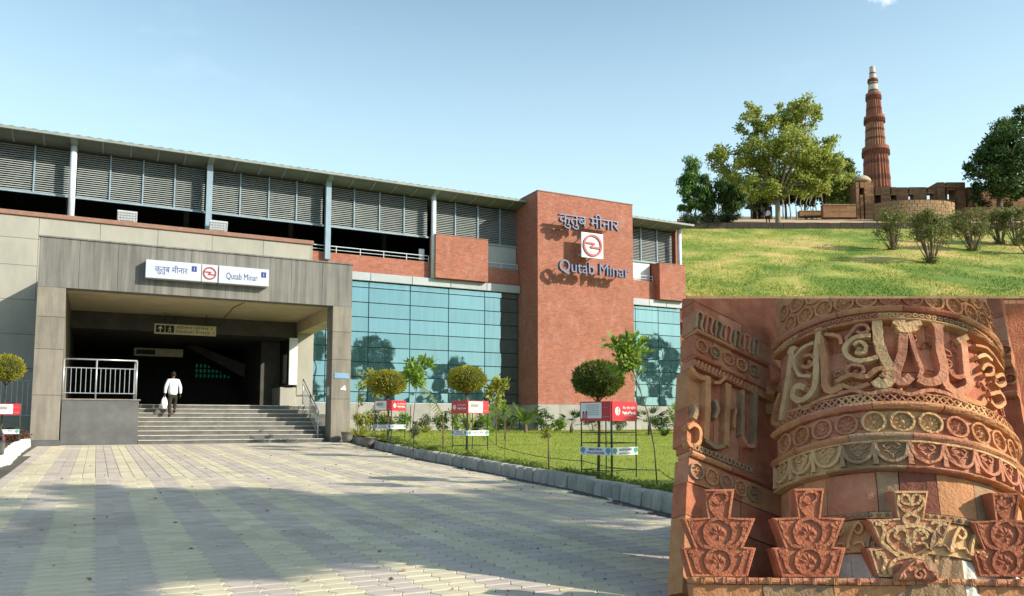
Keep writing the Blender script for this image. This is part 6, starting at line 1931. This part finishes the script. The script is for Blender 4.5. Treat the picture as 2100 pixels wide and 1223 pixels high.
# B5 garlands
px5, mt5 = (1662, 1735, 1800, 1872, 1990), (m_sb, m_sb, m_sg, m_sg, m_sp, m_sp)
v0, v1, js, _ = ring_band(906, 958, .010, px5, mt5, 'garland_stone')
H5 = v1-v0
for k in range(-6, 7):
    s = k*.205 - .03
    if abs(s) > SMAX-.12: continue
    m = mat_at(js, mt5, s); mb = MB()
    relief(mb, DR, [(s-.10, v1-.012), (s-.07, v0+H5*.36), (s, v0+H5*.16), (s+.07, v0+H5*.36), (s+.10, v1-.012)], .022, .010, .040)
    relief(mb, DR, [(s-.102, v1-.01), (s-.102, v0+H5*.35), (s-.102, v0+H5*.05)], .024, .010, .038, taper=-.6)
    for q in (-1, 1):
        relief(mb, DR, [(s+q*.012, v1-.012), (s+q*.05, v1-.035), (s+q*.03, v1-.06), (s+q*.012, v1-.045)], .012, .010, .026)
        relief(mb, DR, [(s, v0+H5*.42), (s+q*.028, v0+H5*.58), (s+q*.05, v0+H5*.62)], .010, .010, .024)
    dome(mb, DR, (s, v0+H5*.36), .014, .010, .030)
    put(mb, 'garland', m)
relief_mb = MB(); relief(relief_mb, DR, [(x, v1-.006) for x in spans(-SMAX+.1, SMAX-.1, 30)], .016, .01, .032, sm=False); put(relief_mb, 'garland_fillet', m_sb)
ring_band(957, 964, .026, (1700, 1860, 1990), (m_sb, m_sg, m_sp, m_so), 'moulding', .012)
# B6 plain stones, B7 scroll, B8 rubble
ring_band(964, 1046, -.030, (1640, 1690, 1798, 1846, 1928, 2008, 2050), (m_so, m_so, m_sp, m_sg, m_sd, m_so, m_sg, m_so), 'plain_stone', rough=.003)
v0, v1, js, _ = ring_band(1046, 1060, -.026, (1780, 1900), (m_sg, m_sb, m_sg), 'bead_course')
mb = MB()
for k in range(-20, 21): dome(mb, DR, (k*.05, (v0+v1)/2), .017, -.026, -.006, 6)
put(mb, 'bead_row', m_sg)
v0, v1, js, _ = ring_band(1060, 1128, -.045, (1700, 1790, 1900, 1990), (m_sg, m_sb, m_sg, m_sb, m_sg), 'scroll_stone')
for k in range(-8, 9):
    s = k*.125; mb = MB(); q = 1 if k % 2 else -1
    relief(mb, DR, [(s-.06, v0+.02), (s-.04, v0+.10), (s+.01, v1-.03), (s+.045, v1-.06), (s+.02, v1-.10), (s-.01, v1-.075)], .022, -.045, -.012, taper=.3)
    relief(mb, DR, [(s-.02, v0+.05), (s+.03, v0+.06), (s+.05, v0+.03)], .018, -.045, -.014, taper=.4)
    put(mb, 'scroll_carving', m_sb if k % 3 else m_sg)
ring_band(1128, 1240, -.06, (1660, 1740, 1800, 1990), (m_sg, m_pl, m_pl, m_sg, m_pl), 'rubble_patch', rough=.012)

# flanking walls
PH = R(34)
GL = ER*math.cos(PH) - EW*math.sin(PH); NL = ER*math.sin(PH) + EW*math.cos(PH)
WL = Flat(hD(1560, 900, 6.42), GL, EU, NL)
GR = ER*math.cos(PH) + EW*math.sin(PH); NR = -ER*math.sin(PH) + EW*math.cos(PH)
WR = Flat(hD(2084, 900, 6.42), GR, EU, NR)
AEND = WL.inv(1416, 900)[0]
def wband(S, y0, y1, x, h, joints, mats, name, round_=0., ends=None, rough=0.):
    v1, v0 = S.inv(x, y0)[1], S.inv(x, y1)[1]
    js = [ends[0]] + joints + [ends[1]]
    for a, b, m in zip(js[:-1], js[1:], mats): block(S, a, b, v0, v1, h, m, name, .16, round_=round_, nu=2, rough=rough)
    return v0, v1
eL = (AEND, .45)
mids = lambda k: [AEND + (.08-AEND)*(i+1)/(k+1) for i in range(k)]
MW = [m_sp, m_sr, m_so, m_sr]
def cyc(o, n): return [MW[(o+i*3) % 4] for i in range(n)]
wband(WL, 520, 640, 1480, -.03, mids(1), [m_sr, m_sr], 'plain_stone', ends=eL)
wband(WL, 640, 662, 1480, -.03, mids(2), cyc(1, 3), 'plain_stone', ends=eL)
v0, v1 = wband(WL, 662, 702, 1480, -.01, mids(2), cyc(0, 3), 'cresting_stone', ends=eL)
for k in range(7):
    s = AEND*(.95-k*.145); mb = MB()
    relief(mb, WL, [(s-.04, v0+.01), (s-.03, v1-.03), (s, v1-.01), (s+.03, v1-.035), (s+.01, v0+.05), (s+.04, v0+.01)], .022, -.01, .02); put(mb, 'cresting_scroll', m_sp if k % 2 else m_sg)
wband(WL, 702, 709, 1480, .02, mids(1), cyc(2, 2), 'moulding', .012, eL)
v0, v1 = wband(WL, 709, 752, 1480, -.01, mids(3), cyc(3, 4), 'rosette_stone', ends=eL)
for k in range(5): rosette_carving(WL, (AEND*(.90-k*.20), (v0+v1)/2), .058, -.01, [m_so, m_sg, m_sp][k % 3], CB, 8)
wband(WL, 752, 760, 1480, .02, mids(2), cyc(1, 3), 'moulding', .012, eL)
v0, v1 = wband(WL, 760, 776, 1480, -.005, mids(2), cyc(0, 3), 'lattice_course', ends=eL)
mb = MB()
for k in range(16): relief(mb, WL, [(AEND+.02+k*.038, v0+.01), (AEND+.045+k*.038, v1-.01)], .012, -.005, .012, sm=False)
put(mb, 'lattice', m_so)
v0, v1 = wband(WL, 776, 855, 1480, -.05, mids(3), cyc(2, 4), 'field_stone', ends=eL)
wv0, _ = wband(WL, 855, 932, 1480, -.05, mids(2), cyc(1, 3), 'field_stone', ends=eL)
Q = lambda X, Y: WL.inv(1400+X/3.944, 610+Y/3.944)
for pts, w_, m in (([(200,640),(200,900),(185,1150)], 62, m_so), ([(365,700),(360,900),(345,1200)], 62, m_so), ([(485,750),(485,950),(480,1120)], 40, m_sg), ([(590,720),(590,950),(580,1200)], 36, m_sg), ([(250,690),(300,690),(345,640)], 30, m_so), ([(60,560),(120,640),(180,660)], 40, m_so),
        ([(40,1060),(90,1030),(140,1080),(130,1180),(60,1200),(40,1120)], 36, m_so), ([(90,860),(110,920),(90,980)], 40, m_sg), ([(260,830),(285,900),(260,980)], 34, m_sg), ([(180,1150),(260,1210),(340,1200)], 40, m_sg), ([(480,1120),(520,1200),(580,1200)], 36, m_sp), ([(430,900),(410,1000),(420,1060)], 26, m_so)):
    mb = MB(); relief(mb, WL, [Q(*p) for p in pts], w_/3.944/295*1.15, -.05, .01, k=4); put(mb, 'inscription_stroke', m)
v0, v1 = wband(WL, 932, 950, 1480, -.005, mids(2), cyc(3, 3), 'lattice_course', ends=eL)
mb = MB()
for k in range(15):
    relief(mb, WL, [(AEND+.02+k*.04, v0+.012), (AEND+.05+k*.04, v1-.012)], .013, -.005, .014, sm=False); relief(mb, WL, [(AEND+.05+k*.04, v0+.012), (AEND+.02+k*.04, v1-.012)], .013, -.005, .015, sm=False)
put(mb, 'lattice', m_sg)
wband(WL, 950, 962, 1480, .02, mids(1), cyc(2, 2), 'moulding', .014, eL)
v0, v1 = wband(WL, 962, 1012, 1480, -.01, mids(2), cyc(0, 3), 'rosette_stone', ends=eL)
for k in range(5): rosette_carving(WL, (AEND*(.90-k*.20), (v0+v1)/2), .066, -.01, [m_sg, m_so][k % 2], CB, 8)
wband(WL, 1012, 1080, 1480, -.02, mids(2), cyc(1, 3), 'plain_stone', ends=eL)
wband(WL, 1080, 1240, 1480, -.02, mids(1), cyc(2, 2), 'plain_stone', ends=eL)
eR = (-.35, .07)
for j, (y0, y1, h, rn) in enumerate(((520, 640, -.02, 0), (640, 690, -.02, 0), (690, 735, -.02, 0), (735, 750, .02, .012), (750, 800, -.01, 0), (800, 812, .02, .012), (812, 900, -.03, 0), (900, 1000, -.02, 0), (1000, 1100, -.02, 0), (1100, 1240, -.02, 0))):
    v0, v1 = wband(WR, y0, y1, 2092, h, [-.12], cyc(j, 2), 'wall_stone', rn, eR)
    if j in (2, 4):
        for k in range(4): rosette_carving(WR, (-.30+k*.11, (v0+v1)/2), .05, h, m_so, CB, 6)

# ledge and merlons in front
TM = R(11)
EUm = UP*math.cos(TM) + _fh*math.sin(TM); EWm = -_fh*math.cos(TM) + UP*math.sin(TM)
RR_ = R(3.2)
ERm = _er*math.cos(RR_) - EUm*math.sin(RR_); EUm2 = EUm*math.cos(RR_) + _er*math.sin(RR_)
# level line of the ledge as seen
FM = Flat(hD(1750, 1183, 5.12), _er, EUm, EWm)
ex_ = FM.inv(1405, 1181); ey_ = FM.inv(2095, 1186)
ERm = (FM.pt(*ey_) - FM.pt(*ex_)).normalized(); EUm2 = (EUm - ERm*EUm.dot(ERm)).normalized(); EWm = ERm.cross(EUm2)
FM = Flat(hD(1750, 1183, 5.12), ERm, EUm2, EWm)
def poly_block(S, pts, h, depth, m, name, bev=.008, parent=None):
    P = [Vector(q) for q in pts]; n_ = len(P); c = sum(P, Vector((0, 0)))/n_
    ar = sum(P[i].x*P[(i+1) % n_].y - P[(i+1) % n_].x*P[i].y for i in range(n_))
    if ar < 0: P = P[::-1]
    ins = []
    for i in range(n_):
        a, b, d_ = P[i-1], P[i], P[(i+1) % n_]
        n1 = Vector((-(b-a).y, (b-a).x)).normalized(); n2 = Vector((-(d_-b).y, (d_-b).x)).normalized()
        nn = (n1+n2); k = bev/max(.3, (1+n1.dot(n2))/2)**.5
        ins.append(b + nn.normalized()*k)
    mb = MB()
    mb.v += [tuple(S.pt(q.x, q.y, h)) for q in ins] + [tuple(S.pt(q.x, q.y, h-bev)) for q in P] + [tuple(S.pt(q.x, q.y, h-depth)) for q in P]
    mb.f.append(tuple(range(n_)))
    for r_ in (0, 1):
        for i in range(n_): mb.f.append((r_*n_+i, (r_+1)*n_+i, (r_+1)*n_+(i+1) % n_, r_*n_+(i+1) % n_))
    mb.f.append(tuple(range(2*n_, 3*n_))[::-1])
    return put(mb, name, m, parent)
def merlon(cx, sc, ytop, m, mc, style, name_lab, y3=1183):
    """three stepped tiers, each wider at its top; sc stretches the width"""
    H = (y3-ytop)
    yy = lambda f: ytop + H*f
    o = [(-32,0),(32,0),(24,.325),(75,.335),(51,.66),(76,.672),(60,1.0),(-60,1.0),(-76,.672),(-51,.66),(-75,.335),(-24,.325)]
    S_ = lambda X, f: FM.inv(cx + X*sc, yy(f))
    M = poly_block(FM, [S_(*q) for q in o], 0, .15, m, 'merlon')
    M['label'] = name_lab
    u = 1/ppm(5.1)
    # raised rim
    mb = MB()
    rim = [S_(*q) for q in [(-28,.02),(28,.02),(20,.335),(68,.36),(46,.675),(69,.695),(55,.985),(-55,.985),(-69,.695),(-46,.675),(-68,.36),(-20,.335)]]
    relief(mb, FM, rim, 6*u, 0, .010, True, sm=False); put(mb, 'rim', mc, M)
    mb = MB()
    if style == 'ring':
        relief(mb, FM, [S_(*q) for q in ((14,.05),(16,.12),(0,.17),(-14,.12),(-8,.05),(6,.04))], 6*u, 0, .012, True)
        relief(mb, FM, [S_(*q) for q in ((-16,.10),(-18,.20),(-6,.30),(10,.36),(30,.42))], 7*u, 0, .012)
        for f, r_ in ((.50, 30), (.825, 27)):
            relief(mb, FM, [S_(r_*math.cos(a), f + r_/sc*.98*sc*math.sin(a)/H) for a in [i*math.pi/7 for i in range(14)]], 7*u, 0, .014, True, k=2)
            c = S_(0, f+.02)
            for a in (math.pi/2, .35, math.pi-.35, 1.0, math.pi-1.0): petal(mb, FM, c, a, .0, 20*u*sc, 15*u, 0, .012)
            petal(mb, FM, c, -math.pi/2, 0, 14*u, 10*u, 0, .010)
        for sg in (-1, 1):
            relief(mb, FM, [S_(*q) for q in ((sg*58,.40),(sg*52,.46),(sg*48,.55),(sg*36,.64),(sg*14,.67))], 10*u, 0, .012, taper=.3)
            relief(mb, FM, [S_(*q) for q in ((sg*62,.38),(sg*50,.40),(sg*44,.43))], 8*u, 0, .012)
            relief(mb, FM, [S_(*q) for q in ((sg*58,.74),(sg*50,.80),(sg*44,.90),(sg*32,.97))], 10*u, 0, .012, taper=.3)
            relief(mb, FM, [S_(*q) for q in ((sg*62,.71),(sg*50,.73),(sg*44,.76))], 8*u, 0, .012)
    else:
        for sg in (-1, 1):
            relief(mb, FM, [S_(*q) for q in ((sg*4,.16),(sg*14,.14),(sg*16,.07),(sg*8,.05),(sg*2,.10),(sg*2,.18))], 6*u, 0, .014)
            relief(mb, FM, [S_(*q) for q in ((sg*20,.06),(sg*22,.14),(sg*14,.22),(0,.27))], 6*u, 0, .014)
            relief(mb, FM, [S_(*q) for q in ((0,.27),(sg*12,.31),(sg*10,.38),(0,.41),(sg*24,.43),(sg*40,.50),(sg*38,.60),(sg*22,.70),(0,.76))], 7*u, 0, .014)
            relief(mb, FM, [S_(*q) for q in ((sg*4,.66),(sg*6,.56),(sg*8,.47),(sg*22,.46),(sg*28,.53),(sg*18,.57))], 8*u, 0, .014, taper=.2)
            relief(mb, FM, [S_(*q) for q in ((sg*62,.39),(sg*50,.40),(sg*46,.48),(sg*50,.58),(sg*42,.66),(sg*20,.76))], 8*u, 0, .014)
            relief(mb, FM, [S_(*q) for q in ((sg*54,.38),(sg*40,.37),(sg*36,.40))], 7*u, 0, .013)
            relief(mb, FM, [S_(*q) for q in ((0,.76),(sg*26,.80),(sg*36,.90),(sg*34,.98))], 8*u, 0, .014)
            relief(mb, FM, [S_(*q) for q in ((sg*62,.72),(sg*50,.73),(sg*44,.82),(sg*48,.92),(sg*44,.98))], 8*u, 0, .014)
            relief(mb, FM, [S_(*q) for q in ((sg*56,.80),(sg*58,.75),(sg*52,.74))], 6*u, 0, .013)
        c = S_(0, .60)
        for a in (-math.pi/2, .5, math.pi-.5, math.pi/2): petal(mb, FM, c, a, 0, (26 if a == -math.pi/2 else 15)*u, 14*u, 0, .014)
        c = S_(0, .14)
        for a in (-math.pi/2, .5, math.pi-.5): petal(mb, FM, c, a, 0, 11*u, 8*u, 0, .012)
    put(mb, 'scroll_carving', mc, M)
    return M
merlon(1474, 1.0, 1003, m_sr, m_sr, 'ring', 'red stepped merlon at the left end of the ledge')
merlon(1659, 1.0, 1002, m_sr, m_sr, 'ring', 'red stepped merlon second from the left')
merlon(1867, 1.18, 1006, m_sp, m_sb, 'heart', 'buff stepped merlon with heart shaped scrolls')
merlon(2062, .95, 1011, m_sr, m_sr, 'ring', 'red stepped merlon at the right end of the ledge')
# ledge: reeded fillet, plain course, plinth down to the ground
x0, yv = FM.inv(1418, 1183); x1, _ = FM.inv(2150, 1183)
hh = FM.inv(1750, 1183)[1] - FM.inv(1750, 1198)[1]
n_ = 16; js = spans(x0, x1, n_)
for i in range(n_):
    if 11 <= i < 13 : mm_ = m_so
    else: mm_ = m_sp if i % 3 else m_so
    o = block(FM, js[i], js[i+1], yv-hh, yv, .045, mm_, 'reed_piece', .3, round_=.012, nu=2)
    mb = MB()
    for f in (.40, .47, .54): relief(mb, FM, [(js[i]+(js[i+1]-js[i])*f, yv-.002), (js[i]+(js[i+1]-js[i])*f, yv-hh+.002)], .008, .050, .066, sm=False)
    put(mb, 'reed_knot', mm_, o)
js = spans(x0, x1, 5)
for i in range(5): block(FM, js[i], js[i+1], yv-hh-.125, yv-hh, .03, [m_so, m_sg, m_so, m_sr, m_so][i], 'ledge_stone', .28, nu=2)
js = spans(x0, x1, 7)
for i in range(7): block(FM, js[i], js[i+1], yv-hh-.6, yv-hh-.125, -.02, MW[i % 4], 'plinth_stone', .25, nu=2)
# broken carved finial lying on the ledge
fin = thing('broken_finial', FM.pt(FM.inv(1885, 1183)[0], yv, .12), 'broken piece of scroll carved red stone resting on the ledge', 'carved stone')
FF = Flat(FM.pt(0, 0, .10), ERm, EUm2, EWm)
def fq(X, Y): return FF.inv(1740+X/3.908, 910+Y/3.908)
o = poly_block(FF, [fq(*q) for q in ((388,1095),(395,1050),(440,1020),(470,975),(490,935),(540,925),(590,935),(625,990),(680,1010),(720,1050),(735,1095))], 0, .08, m_sp, 'stone_body', .012, fin)
mb = MB()
relief(mb, FF, [fq(*q) for q in ((560,1040),(580,1050),(565,1075),(530,1060),(535,1020),(580,1005),(610,1040),(590,1085))], .016, 0, .02)
for q in ((440,1060), (680,1050), (540,950), (480,1010)): dome(mb, FF, fq(*q), .022, 0, .02)
relief(mb, FF, [fq(*q) for q in ((410,1085),(430,1040),(480,990),(520,945))], .014, 0, .016); relief(mb, FF, [fq(*q) for q in ((715,1085),(680,1030),(630,1000),(600,950))], .014, 0, .016)
put(mb, 'scroll_carving', m_sp, fin)
# solid back of the masonry and the grassy bank it holds
cen = CF(2.75, 7.3)
mb = MB()
q = [proj for proj in ()]
pl = [(1.62, 7.25), (4.9, 7.25), (4.9, 7.7), (1.75, 7.7)]
mb.add([CF(r_, d_, -.5) for r_, d_ in pl] + [CF(r_, d_, .80+.1555*d_) for r_, d_ in pl], [(3,2,1,0),(4,5,6,7),(0,1,5,4),(1,2,6,5),(2,3,7,6),(3,0,4,7)])
mb.build('backing_masonry', m_sr, CB)
def bank(a, b):
    r_ = 3.1 + a*4.2; d_ = 7.65 + b*5
    z = -.25 + 1.75*max(0, math.sin(math.pi*min(1, a*1.0)))**.6*max(0, 1-b)**1.3
    return CF(r_, d_, min(z, .78+.15*d_-.08))
tag(MB().grid(bank, 24, 16).build('bank', m_lawn, smooth=True, origin=CF(4, 9, 0)), kind='structure')
